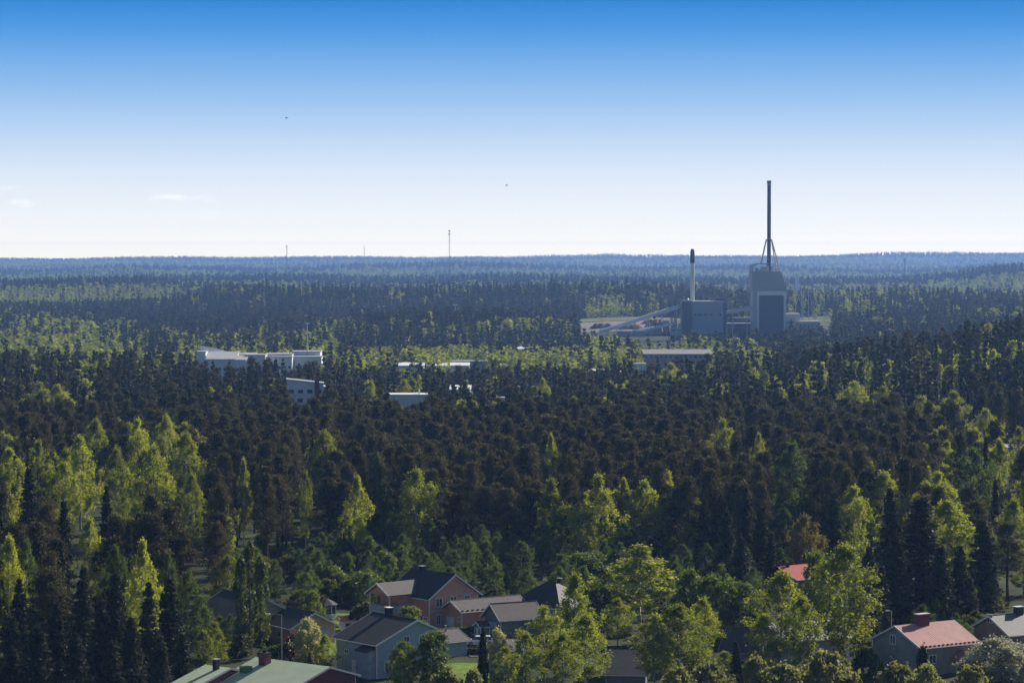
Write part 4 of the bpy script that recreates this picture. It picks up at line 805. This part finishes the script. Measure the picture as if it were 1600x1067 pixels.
# ---------------------------------------------------------------- trees placed one by one
E = [
 ('spruce_tree', 1366, 905, 40, 442, None), ('spruce_tree', 1345, 880, 50, 452, None), ('shrub', 1352, 1012, 46, 412, 'dark bush between the weeping birch and the grey rendered wall'), ('birch_tree', 1252, 932, 56, 410, None), ('spruce_tree', 1378, 880, 46, 460, None),
 ('spruce_tree', 1500, 850, 60, 470, None), ('birch_tree', 1505, 830, 50, 500, None), ('spruce_tree', 1515, 900, 46, 462, None), ('shrub', 1540, 940, 60, 480, 'green bush at the curve of the side road'), ('birch_tree', 1600, 860, 60, 500, None), ('spruce_tree', 1470, 850, 70, 462, None), ('pale_bush', 1180, 1030, 60, 398, 'dark bush beside the slim birches at the capped chimney house'),
 # kind, px, y of the top, width in photo pixels, distance, label
 ('birch_tree', 14, 838, 46, 440, None), ('aspen_tree', 42, 845, 40, 450, None), ('aspen_tree', 180, 848, 46, 440, None), ('tall_birch', 222, 842, 52, 436, None), ('aspen_tree', 262, 862, 34, 450, None), ('aspen_tree', 293, 890, 50, 432, None),
 ('spruce_tree', 265, 898, 78, 412, None), ('spruce_tree', 232, 905, 60, 405, None), ('spruce_tree', 180, 888, 62, 415, None), ('spruce_tree', 130, 882, 66, 420, None), ('pine_tree', 75, 885, 80, 425, None), ('spruce_tree', 30, 900, 60, 415, None),
 ('spruce_tree', 88, 938, 64, 402, None), ('spruce_tree', 158, 932, 70, 400, None), ('spruce_tree', 20, 960, 66, 398, None), ('spruce_tree', 205, 960, 66, 396, None), ('spruce_tree', 60, 975, 70, 396, None), ('spruce_tree', 118, 985, 70, 394, None), ('spruce_tree', 285, 985, 58, 398, None), ('spruce_tree', 250, 990, 60, 393, None), ('spruce_tree', -20, 920, 80, 400, None), ('spruce_tree', 175, 1000, 70, 392, None), ('spruce_tree', 20, 1010, 70, 390, None),
 ('poplar_tree', 376, 866, 20, 440, 'leftmost columnar poplar of the trio in front of the cream house'), ('poplar_tree', 390, 845, 26, 443, 'tallest columnar poplar, in the middle of the trio'), ('poplar_tree', 407, 868, 25, 438, 'poplar nearest the cream garage in the columnar trio'),
 ('birch_tree', 357, 868, 62, 490, None), ('birch_tree', 335, 972, 46, 424, None), ('birch_tree', 318, 985, 40, 420, None), ('willow_tree', 480, 968, 46, 421, 'pale yellow blossoming willow in front of the cream garage'), ('red_shrub', 462, 985, 34, 432, 'reddish leaved shrub between lamp post and cream garage'),
 ('birch_tree', 508, 992, 34, 418, 'small green birch beside the blossoming willow'), ('spruce_tree', 484, 1018, 18, 412, 'dark young spruce in front of the blossoming willow'), ('maple_tree', 519, 884, 56, 512, 'bright green maple behind the gazebo'), ('maple_tree', 570, 892, 54, 505, 'dark green maple at the edge of the pine wood near the pink house'),
 ('spruce_tree', 549, 954, 24, 470, 'small dark conical spruce beside the playhouse'), ('spruce_tree', 606, 905, 22, 486, 'narrow dark spruce touching the balcony of the pink house'), ('shrub', 572, 942, 44, 478, 'round green shrub behind the blue house roof'), ('maple_tree', 640, 946, 44, 462, 'low round maple between the blue and the pink house'),
 ('maple_tree', 632, 1003, 46, 402, 'maple with dark leaves in front of the blue house door'), ('maple_tree', 676, 985, 56, 402, 'bright leaved maple in front of the blue garage'), ('birch_tree', 628, 1018, 30, 398, 'slim young birch in front of the maples'),
 ('juniper', 755, 985, 14, 404, 'narrow dark juniper beside the street lamp'), ('willow_tree', 776, 985, 34, 410, None), ('birch_tree', 850, 948, 66, 410, None), ('birch_tree', 822, 990, 60, 404, None), ('tall_birch', 899, 895, 66, 420, None), ('birch_tree', 915, 960, 64, 405, None), ('birch_tree', 880, 990, 60, 398, None), ('birch_tree', 790, 1010, 46, 398, None),
 ('maple_tree', 937, 920, 52, 462, 'dark green maple between the hipped roof and the tall birch'), ('tall_birch', 1000, 852, 116, 470, None), ('birch_tree', 1060, 945, 92, 408, None), ('birch_tree', 1023, 960, 66, 405, None), ('birch_tree', 965, 935, 50, 450, None), ('birch_tree', 1098, 935, 50, 425, None),
 ('maple_tree', 1078, 892, 62, 458, 'tall bright maple next to the broad birch crown'), ('maple_tree', 1120, 897, 72, 450, 'widest maple, in the middle of the maple row'), ('maple_tree', 1162, 908, 54, 452, 'maple at the dark spruce end of the maple row'), 
 ('maple_tree', 918, 862, 90, 530, 'broad green maple at the foot of the pine wood'), ('birch_tree', 1222, 893, 84, 426, None), ('maple_tree', 1275, 860, 56, 446, 'dense dark maple hidden behind the big weeping birch'), ('birch_tree', 1322, 852, 108, 424, 'big weeping birch in front of the galvanised roof'), ('birch_tree', 1195, 960, 50, 415, None),
 ('birch_tree', 1132, 1018, 50, 402, None), ('spruce_tree', 1150, 1000, 34, 400, None), ('pale_bush', 1110, 1038, 80, 394, 'bright round shrub at the bottom edge between the birches'), ('pale_bush', 1290, 1020, 90, 396, 'greyish shrub at the foot of the big weeping birch'), ('pale_bush', 1230, 1040, 90, 392, 'low shrub in front of the galvanised roofed house'),
 ('pale_bush', 1400, 1036, 80, 392, 'leafy bush in front of the red roofed house gable'), ('pale_bush', 1450, 1042, 60, 388, 'low bush in front of the red porch roof'), ('apple_tree', 1560, 1000, 96, 402, 'white blossoming apple tree in front of the brownish pink house'), ('apple_tree', 1600, 1010, 60, 408, 'second blossoming apple tree at the very edge of view'), ('pale_bush', 1520, 1040, 56, 392, 'green bush below the blossoming apple tree'), ('juniper', 1441, 1012, 18, 404, 'dark conical juniper against the grey rendered wall'),
 ('pale_bush', 700, 1046, 60, 392, 'bush on the lawn near the maples'), ('pale_bush', 740, 1050, 50, 390, 'bush under the narrow juniper'), ('pale_bush', 1060, 1045, 60, 390, 'rounded bush beside the bright shrub at the bottom edge'),
 ('tall_birch', 558, 742, 44, 562, 'thin birch with a long bare white stem at the pine wood edge'), ('birch_tree', 650, 733, 62, 566, 'bright round topped birch alone against the dark pines'), ('aspen_tree', 590, 712, 36, 605, None), ('birch_tree', 507, 674, 58, 700, None), ('tall_birch', 381, 716, 26, 600, None), ('birch_tree', 477, 738, 26, 600, None), ('tall_birch', 861, 676, 30, 680, None), ('tall_birch', 862, 748, 56, 570, None),
 ('tall_birch', 935, 742, 62, 560, None), ('birch_tree', 912, 770, 52, 556, None), ('birch_tree', 1007, 752, 60, 572, None), ('tall_birch', 975, 745, 40, 585, None), ('birch_tree', 1130, 656, 46, 740, None), ('birch_tree', 1186, 678, 26, 730, None), ('aspen_tree', 1238, 690, 66, 604, None), ('birch_tree', 1076, 820, 36, 556, None), ('larch_tree', 1257, 806, 56, 530, 'brownish larch rising over the bright red roof'),
 ('birch_tree', 1334, 760, 62, 545, None), ('spruce_tree', 1302, 766, 44, 540, None), ('birch_tree', 1380, 738, 76, 580, None), ('spruce_tree', 1391, 758, 50, 540, None), ('spruce_tree', 1440, 772, 120, 475, 'widest black spruce behind the red metal roofed house'), ('spruce_tree', 1398, 830, 80, 468, None), ('birch_tree', 1480, 782, 90, 500, 'broad yellow lit birch behind the widest black spruce'), ('spruce_tree', 1535, 806, 76, 482, None), ('pine_tree', 1575, 815, 60, 486, None), ('aspen_tree', 1520, 700, 66, 620, None), ('tall_birch', 1562, 684, 46, 640, None), ('spruce_tree', 1540, 678, 28, 650, None), ('spruce_tree', 1555, 745, 26, 590, None), ('birch_tree', 1592, 668, 40, 690, None), ('birch_tree', 1585, 780, 50, 540, None),
 ('spruce_tree', 1100, 775, 48, 540, None), ('spruce_tree', 1135, 795, 56, 530, None), ('spruce_tree', 1165, 758, 46, 545, None), ('spruce_tree', 1190, 785, 56, 528, None), ('spruce_tree', 1158, 835, 60, 505, None), ('spruce_tree', 1205, 830, 44, 515, None), ('spruce_tree', 1358, 850, 50, 480, None),
 ('birch_tree', 125, 682, 56, 640, None), ('birch_tree', 100, 722, 50, 590, None), ('birch_tree', 182, 700, 44, 610, None), ('birch_tree', 240, 698, 64, 600, None), ('birch_tree', 290, 676, 54, 650, None), ('birch_tree', 15, 700, 50, 620, None), ('birch_tree', 60, 690, 46, 640, None), ('birch_tree', 300, 740, 40, 570, None), ('spruce_tree', 45, 725, 52, 580, None), ('birch_tree', 215, 655, 40, 720, None), ('birch_tree', 260, 650, 40, 740, None), ('birch_tree', 150, 655, 40, 720, None), ('birch_tree', 140, 810, 40, 500, None),
 ('birch_tree', 62, 598, 46, 960, None), ('birch_tree', 90, 602, 44, 965, None), ('birch_tree', 580, 596, 30, 1080, None), ('birch_tree', 632, 594, 34, 1140, None), ('birch_tree', 848, 592, 24, 1100, None), ('birch_tree', 1048, 568, 44, 1230, None), ('birch_tree', 1335, 596, 50, 950, None), ('birch_tree', 1380, 604, 44, 930, None), ('birch_tree', 1440, 620, 50, 870, None), ('birch_tree', 1490, 612, 50, 880, None), ('birch_tree', 1540, 640, 50, 800, None),
]
random.seed(3)
for k, px, yt, wp, d, lb in E: T(k, px, yt, wp, d, lb)
NE = len(TREES)

# ---------------------------------------------------------------- the woods: scattered by stand, nearest ones as trees of their own
def clear(x, y):
    ok = np.ones(len(x), bool)
    for cx, cy_, r in OCC: ok &= (x - cx) ** 2 + (y - cy_) ** 2 > r * r
    return ok
REG = [  # stands seen from here: photo columns, rows of the tree tops, share of birch
 (0, 230, 490, 560, .78), (230, 430, 505, 548, .45), (0, 130, 468, 490, .22), (482, 545, 480, 500, .6), (300, 560, 520, 575, .62), (560, 900, 500, 535, .25), (520, 1000, 535, 590, .75), (900, 968, 456, 476, .8), (1015, 1075, 448, 466, .55),
 (640, 690, 460, 476, .5), (1000, 1185, 514, 560, .66), (1185, 1500, 502, 560, .13), (1236, 1290, 478, 500, .95), (1290, 1345, 452, 485, .6), (1345, 1430, 450, 476, .4), (0, 140, 420, 434, .65), (430, 720, 424, 447, .62), (720, 800, 428, 440, .5), (1230, 1600, 434, 452, .45),
 (1140, 1180, 420, 434, .85), (1390, 1600, 418, 434, .35), (200, 430, 424, 440, .2), (560, 700, 404, 424, .4), (1280, 1400, 404, 425, .35), (100, 420, 446, 492, .04), (420, 900, 444, 490, .05), (850, 1170, 410, 428, .06), (180, 420, 405, 423, .08), (700, 850, 404, 425, .1)]
def grid(d0, d1, sx, sy, margin=1.16):
    P = []
    for y in np.arange(d0, d1, sy):
        hw = y * 800 / F * margin + 25; xs = np.arange(-hw, hw, sx); P.append(np.stack([xs, np.full(len(xs), y)], 1))
    P = np.concatenate(P); P[:, 0] += rng.uniform(-.46, .46, len(P)) * sx; P[:, 1] += rng.uniform(-.46, .46, len(P)) * sy; return P
# edge of the wood in front: for each photo column the first depth with trees
EDGE = ([-200, 0, 60, 280, 300, 345, 430, 520, 600, 680, 780, 900, 1000, 1080, 1180, 1215, 1290, 1300, 1370, 1420, 1500, 1520, 1600, 1800],
        [392, 392, 394, 410, 440, 500, 540, 562, 572, 572, 566, 566, 562, 552, 535, 560, 560, 500, 455, 455, 470, 500, 560, 560])
out = {'pine_tree': [], 'spruce_tree': [], 'birch_tree': []}
def scatter(d0, d1, sx, sy, lod, hm=17):
    P = grid(d0, d1, sx, sy); x, y = P.T; px = x / y * F + 800
    k = (y > np.interp(px, *EDGE)) & clear(x, y)
    # clearings: plant yard, scrub, valley openings, side road
    we = 26 * (vnoise(y / 35, y * 0 + 3) - .5)
    k &= ~((px + we > 902) & (px < 1070) & (y > 2520) & (y < 2735)); k &= ~((px > 1060) & (px < 1236) & (y > 2490) & (y < 2620))
    k &= ~((px > 1232) & (px < 1300) & (y > 2500) & (y < 2990) & (vnoise(x / 18, y / 60) < .8)); k &= ~((px > 900) & (px < 1180) & (y > 2735) & (y < 2890) & (vnoise(x / 14, y / 60) < .86))
    k &= ~((px > 300) & (px < 505) & (y > 1470) & (y < 1640)); k &= ~((px > 600) & (px < 1115) & (y > 1420) & (y < 1700) & (vnoise(x / 22, y / 45) < .42))
    k &= ~((px > 445) & (px < 520) & (y > 1020) & (y < 1130)); k &= ~((px > 600) & (px < 672) & (y > 1040) & (y < 1125)); k &= ~((px > 700) & (px < 740) & (y > 1130) & (y < 1200))
    k &= ~((px > 1565) & (y > 730) & (y < 830)); k &= ~((px > 1570) & (px < 1594) & (y > 500) & (y < 560))
    for t_ in TREES[:NE]:      # keep the sight line to the trees placed one by one
        if t_[1] not in ('spruce_tree', 'pine_tree') or t_[3] < 600: k &= ~((np.abs(px - (t_[2] / t_[3] * F + 800)) < t_[5] / t_[3] * F * .5 + 14) & (y < t_[3] + 2) & (y > t_[3] - 95))
    x, y, px = x[k], y[k], px[k]; n = len(x); g = gz(x, y)
    r = rng.uniform(0, 1, n); n1 = vnoise(x / 45 + 3, y / 90 + 1); n2 = vnoise(x / 160 + 8, y / 420); n3 = vnoise(x / 30 + 11, y / 30)
    # share of birch and of pine by stand
    pb = np.full(n, .10); pp = np.full(n, .25)
    c = y < 850
    pb = np.where(c, np.where((px < 320) & (y > 585), .42, .03), pb); pb = np.where(c & (px > 1440) & (y < 760), .55, pb); pp = np.where(c, .97, pp)
    c = (y < 560) & (px < 320); pp = np.where(c, np.where(y < 450, .15, .7), pp); pb = np.where(c, .06, pb)
    c = (y >= 800) & (y < 880); pb = np.where(c & (px < 700), .12 + .2 * (n1 > .6), pb)
    c = (y >= 850) & (y < 1450); pb = np.where(c, .05 + .25 * (n1 > .70), pb); pp = np.where(c, .25 - .15 * (px > 1150), pp)
    c = (y >= 1450) & (y < 2250); pb = np.where(c, np.where(px < 1180, .72, .2) * (.6 + .7 * (n1 > .4)), pb); pp = np.where(c, .15, pp)
    c = (y >= 2080) & (y < 2360) & (px > 520) & (px < 900); pb = np.where(c, .22 + .3 * (n1 > .6), pb)
    c = (y >= 1980) & (px < 260) & (y < 2700); pb = np.where(c, .40 + .25 * (n1 > .5), pb)
    c = (y >= 2360); pb = np.where(c, np.where(n1 > .66, .42, .07) + .25 * (n2 > .68), pb); pp = np.where(c, .12, pp)
    c = (y >= 2900) & (y < 3250) & (px > 1200); pb = np.where(c, .35, pb)
    c = y > 3600; pb = np.where(c, np.where(n2 > .52, .6, .12) * (.5 + n1), pb)
    ty = HORZ - (g + 16 - H) / y * F
    for a_, b_, c_, d_, f_ in REG: pb = np.where((px > a_ - 45 + 90 * n2 + 24 * (n1 - .5)) & (px < b_ + 45 - 90 * (1 - n2) + 30 * (n3 - .5)) & (ty > c_) & (ty < d_) & (y > 1400), f_ * (.75 + .5 * n1), pb)
    rid = ((y > 4080) & (y < 4500) & (px < 420)) | ((y > 5260) & (y < 5900)) | ((y > 8560) & (y < 9300)) | (y > 13900)
    pb = np.where(y > 3650, np.where(rid, .04, .45 + .45 * n2), pb)  # haze step between ridges put into tree colour: pale birch below dark crests
    ty = HORZ - (g + 19.5 - H) / y * F
    for a_, b_, c_, d_ in SIGHT:
        q = ~((px > a_) & (px < b_) & (y < c_) & (y > 640) & (ty < d_)); x, y, px, g, r, n1, n2, n3, pb, pp, ty = [v[q] for v in (x, y, px, g, r, n1, n2, n3, pb, pp, ty)]
    n = len(x); pb = np.where((y > 1400), np.where(pb > .5, np.minimum(.95, pb * 1.08), pb * .6), pb)
    isb = r < pb; isp = (~isb) & (rng.uniform(0, 1, n) < pp); iss = ~(isb | isp)
    # undergrowth of young leaf trees along the front edge of the pines
    hs_ = rng.uniform(.78, 1.12, n)
    for nm, msk, hh, ww in (('pine_tree', isp, 18.5, 6.1), ('spruce_tree', iss, 19, 5.6), ('birch_tree', isb, 16, 5.8)):
        i = np.where(msk)[0]
        hq = hh * hs_[i]; wq = ww * rng.uniform(.75, 1.2, len(i))
        if nm == 'pine_tree': hq = hh * rng.uniform(.78, 1.16, len(i)); wq = ww * rng.uniform(.75, 1.2, len(i))
        if nm == 'spruce_tree': hq = hh * rng.uniform(.62, 1.15, len(i)) ; wq = wq * np.where(y[i] > 900, 1.12, .9)
        if nm == 'birch_tree':
            f = np.where(y[i] > 1300, .85, 1.0); hq = hq * f; wq = wq * np.where(y[i] > 1300, np.where(y[i] < 3700, 1.75, 1.5), 1.1)
        if lod == 3: hq = hq * 1; wq = wq * 1
        out[nm].append(np.stack([x[i], y[i], g[i], hq, wq, np.full(len(i), lod)], 1))
scatter(392, 560, 4.6, 6.0, 0)
scatter(560, 900, 5.0, 7.6, 0)
scatter(900, 1450, 5.4, 15, 1)
scatter(1450, 2450, 5.0, 22, 2)
scatter(2450, 3900, 5.0, 34, 2)
scatter(3900, 8000, 6.5, 55, 3)
scatter(8000, 16300, 10, 130, 3)
for k in out: out[k] = np.concatenate(out[k])
# low leafy undergrowth along the wood edge
und = []
P = grid(425, 600, 4.6, 5.0, 1.05); x, y = P.T; px = x / y * F + 800; e = np.interp(px, *EDGE)
k = (y > np.maximum(e - 78, 425)) & (y < e + 30) & clear(x, y) & (px > 20) & (px < 1560) & ~((px > 1200) & (px < 1285) & (y > 450) & (y < 545)) & (rng.uniform(0, 1, len(x)) < .62) & ~((px > 495) & (px < 560) & (y < 495)) & ~((px > 680) & (px < 840) & (y < 492))
for X, Y in zip(x[k], y[k]): und.append((X, Y))
random.seed(11)
random.shuffle(und)
for i, (X, Y) in enumerate(und[:330]):
    kd = ('aspen_tree', 'shrub', 'maple_tree', 'aspen_tree', 'shrub', 'aspen_tree')[i % 6]; big = (Y - 430) / 140
    h_ = {'maple_tree': random.uniform(4.5, 8), 'shrub': random.uniform(2.2, 5), 'aspen_tree': random.uniform(5, 10)}[kd] * (.7 + .4 * big)
    plant(kd, X, Y, h_, h_ * random.uniform(.42, .6) if kd != 'shrub' else h_ * random.uniform(1.0, 1.4))

# the nearest of each kind as objects of their own, the rest as one mass per kind
LIM = {'pine_tree': 290, 'spruce_tree': 255, 'birch_tree': 205}
NEARSRC, rest = {}, {}
for k, A in out.items():
    key = A[:, 1] + 0.0
    ty = HORZ - (A[:, 2] + A[:, 3] - H) / A[:, 1] * F; inview = (np.abs(A[:, 0] / A[:, 1] * F) < 815) & (ty < 1060)
    key = np.where(inview, key, 1e9); o_ = np.argsort(key); have = sum(1 for t in TREES if t[1] == k); n = max(0, LIM[k] - max(0, have - 60))
    for X, Y, Z, h_, w2, l_ in A[o_[:n]]: plant(k, X, Y, h_, w2)
    rest[k] = A[o_[n:]]
# sources for the masses (not linked to the scene)
def stand(k, A, name):
    s, h0, r0, lf, bk, z0f, nv = TK[k]; col = bpy.data.collections.new('src_' + k); nn = 0; lodix = {}
    def addsrc(me):
        nonlocal nn
        o = bpy.data.objects.new(f'{k}_{nn:02d}', me); col.objects.link(o); nn += 1
    lodix[0] = (0, 4)
    for i in range(4):      # near kind: crown and trunk joined
        cm, tm = TM[k][i]; nV = len(cm.vertices); V_ = np.empty(nV * 3, np.float32); cm.vertices.foreach_get('co', V_)
        nF = len(cm.polygons); F_ = np.empty(nF * 4, np.int32); cm.loops.foreach_get('vertex_index', F_)
        tt = np.empty(nV, np.float32); cm.attributes['tint'].data.foreach_get('value', tt)
        tvv = np.array([v.co[:] for v in tm.vertices]); tq = np.array([p.vertices[:] for p in tm.polygons if len(p.vertices) == 4])
        addsrc(mesh_np(f'{k}_near{i}', np.concatenate([V_.reshape(-1, 3), tvv]), np.concatenate([F_.reshape(-1, 4), tq + nV]), [M[lf], M[bk]], np.concatenate([np.zeros(nF), np.ones(len(tq))]), np.concatenate([tt, np.zeros(len(tvv))])))
    lodix[1] = (nn, 4)
    for i in range(4): addsrc(tree_mesh(s, h0, r0, 500 + i, 1, lf, bk, f'{k}_mid{i}', z0f)[0])
    lodix[2] = (nn, 4)
    for i in range(4): addsrc(tree_mesh(s, h0, r0, 700 + i, 2, lf, bk, f'{k}_far{i}', z0f)[0])
    lodix[3] = lodix[2]
    n = len(A); l = A[:, 5].astype(int); st0 = np.array([lodix[i][0] for i in range(4)])[l]; ct = np.array([lodix[i][1] for i in range(4)])[l]
    ix = st0 + rng.integers(0, 4, n) % ct
    me = bpy.data.meshes.new(name); me.vertices.add(n); me.vertices.foreach_set('co', A[:, :3].astype(np.float32).ravel())
    wide = np.where(A[:, 1] > 8000, 2.0, np.where(A[:, 1] > 3900, 1.35, 1.0)); sx = A[:, 4] / (2 * r0) * wide; sz = A[:, 3] / h0
    a = me.attributes.new('scl', 'FLOAT_VECTOR', 'POINT'); a.data.foreach_set('vector', np.stack([sx, sx, sz], 1).astype(np.float32).ravel())
    a = me.attributes.new('rot', 'FLOAT_VECTOR', 'POINT'); a.data.foreach_set('vector', np.stack([np.zeros(n), np.zeros(n), rng.uniform(0, 6.28, n)], 1).astype(np.float32).ravel())
    a = me.attributes.new('idx', 'INT', 'POINT'); a.data.foreach_set('value', ix.astype(np.int32))
    o = bpy.data.objects.new(name, me); C.objects.link(o); o['kind'] = 'stuff'
    ng = bpy.data.node_groups.new('scatter_' + name, 'GeometryNodeTree')
    ng.interface.new_socket('Geometry', in_out='INPUT', socket_type='NodeSocketGeometry'); ng.interface.new_socket('Geometry', in_out='OUTPUT', socket_type='NodeSocketGeometry')
    A_ = ng.nodes.new; gi, gou = A_('NodeGroupInput'), A_('NodeGroupOutput'); ip = A_('GeometryNodeInstanceOnPoints'); ci = A_('GeometryNodeCollectionInfo')
    ci.inputs[0].default_value = col; ci.inputs[1].default_value = True; ci.inputs[2].default_value = True
    def na(nm, ty_): q = A_('GeometryNodeInputNamedAttribute'); q.data_type = ty_; q.inputs[0].default_value = nm; return q.outputs[0]
    Lk = ng.links.new; Lk(gi.outputs[0], ip.inputs['Points']); Lk(ci.outputs[0], ip.inputs['Instance']); ip.inputs['Pick Instance'].default_value = True
    Lk(na('idx', 'INT'), ip.inputs['Instance Index']); Lk(na('rot', 'FLOAT_VECTOR'), ip.inputs['Rotation']); Lk(na('scl', 'FLOAT_VECTOR'), ip.inputs['Scale']); Lk(ip.outputs[0], gou.inputs[0])
    md = o.modifiers.new('scatter', 'NODES'); md.node_group = ng; return o
for k, A in rest.items(): stand(k, A, k.replace('_tree', '_forest'))
print('rest', {k: len(v) for k, v in rest.items()}, 'trees', len(TREES), 'und', len(und))

# ---------------------------------------------------------------- labels for the trees that have none yet
PLACES = [(-1e9, 60, 'at the dark left edge'), (60, 150, 'left of the pale green roof'), (150, 240, 'over the leftmost spruce cluster'), (240, 320, 'just left of the cream house'), (320, 400, 'behind the cream house and poplars'), (400, 480, 'behind the cream garage'),
          (480, 550, 'behind the gazebo'), (550, 620, 'behind the pink house balcony'), (620, 690, 'behind the pink house chimney'), (690, 760, 'behind the pink house gable'), (760, 830, 'behind the pink garage'), (830, 900, 'behind the dark hipped roof'),
          (900, 970, 'behind the broad green maple'), (970, 1050, 'below the beige warehouse'), (1050, 1120, 'behind the maple row'), (1120, 1190, 'below the boiler hall'), (1190, 1260, 'below the tall tower'), (1260, 1330, 'over the red metal roof'), (1330, 1400, 'behind the weeping birch'),
          (1400, 1470, 'behind the red roofed house'), (1470, 1530, 'behind the broad yellow birch'), (1530, 1e9, 'at the right edge')]
ORD = 'first second third fourth fifth sixth seventh eighth ninth tenth eleventh twelfth thirteenth fourteenth fifteenth sixteenth seventeenth eighteenth nineteenth twentieth'.split()
ADJ = {'pine_tree': 'dark pine', 'spruce_tree': 'pointed black spruce', 'birch_tree': 'bright green birch', 'maple_tree': 'leafy young maple', 'willow_tree': 'pale willow', 'shrub': 'green shrub', 'apple_tree': 'blossoming apple', 'larch_tree': 'brown larch', 'poplar_tree': 'poplar', 'juniper_bush': 'juniper'}
BANDS = [(0, 430, 'in the front row'), (430, 520, 'among the houses'), (520, 600, 'at the wood edge'), (600, 680, 'deeper in the wood'), (680, 760, 'in mid wood'), (760, 900, 'near the wood crest'), (900, 1150, 'beyond the wood crest'), (1150, 1e9, 'far beyond the crest')]
cells = {}
for o, nm, x, y, h_, w2 in TREES:
    px = x / y * F + 800; pl_ = next(i for i, q in enumerate(PLACES) if q[0] <= px < q[1]); bd = next(i for i, q in enumerate(BANDS) if q[0] <= y < q[1])
    if 'label' not in o: cells.setdefault((nm, pl_, bd), []).append((px, o))
    o['group'] = {'pine_tree': 'pines of the wood', 'spruce_tree': 'spruces of the wood and gardens', 'birch_tree': 'birches of the wood and gardens', 'maple_tree': 'leafy trees around the houses', 'shrub': 'bushes around the houses'}.get(nm, nm.replace('_', ' ') + 's in the gardens')
for (nm, pl_, bd), L_ in cells.items():
    L_.sort(key=lambda q: q[0])
    for i, (px, o) in enumerate(L_):
        o['label'] = f"{'' if len(L_) == 1 else ORD[min(i, 19)] + ' '}{ADJ[nm]}{'' if len(L_) == 1 else ' from left'} {BANDS[bd][2]}, {PLACES[pl_][2]}"

# ---------------------------------------------------------------- haze
hm = bpy.data.materials.new('haze_air'); hm.use_nodes = True; t = hm.node_tree; t.nodes.clear()
ho = t.nodes.new('ShaderNodeOutputMaterial'); hv = t.nodes.new('ShaderNodeVolumePrincipled'); t.links.new(hv.outputs[0], ho.inputs['Volume'])
hv.inputs['Color'].default_value = (.27, .49, 1.0, 1); hv.inputs['Density'].default_value = 0.58e-4; hv.inputs['Anisotropy'].default_value = 0.2
hz_o = MB().box(-9000, 9000, -500, 16500, -40, 135).obj('haze', hm); hz_o['kind'] = 'stuff'
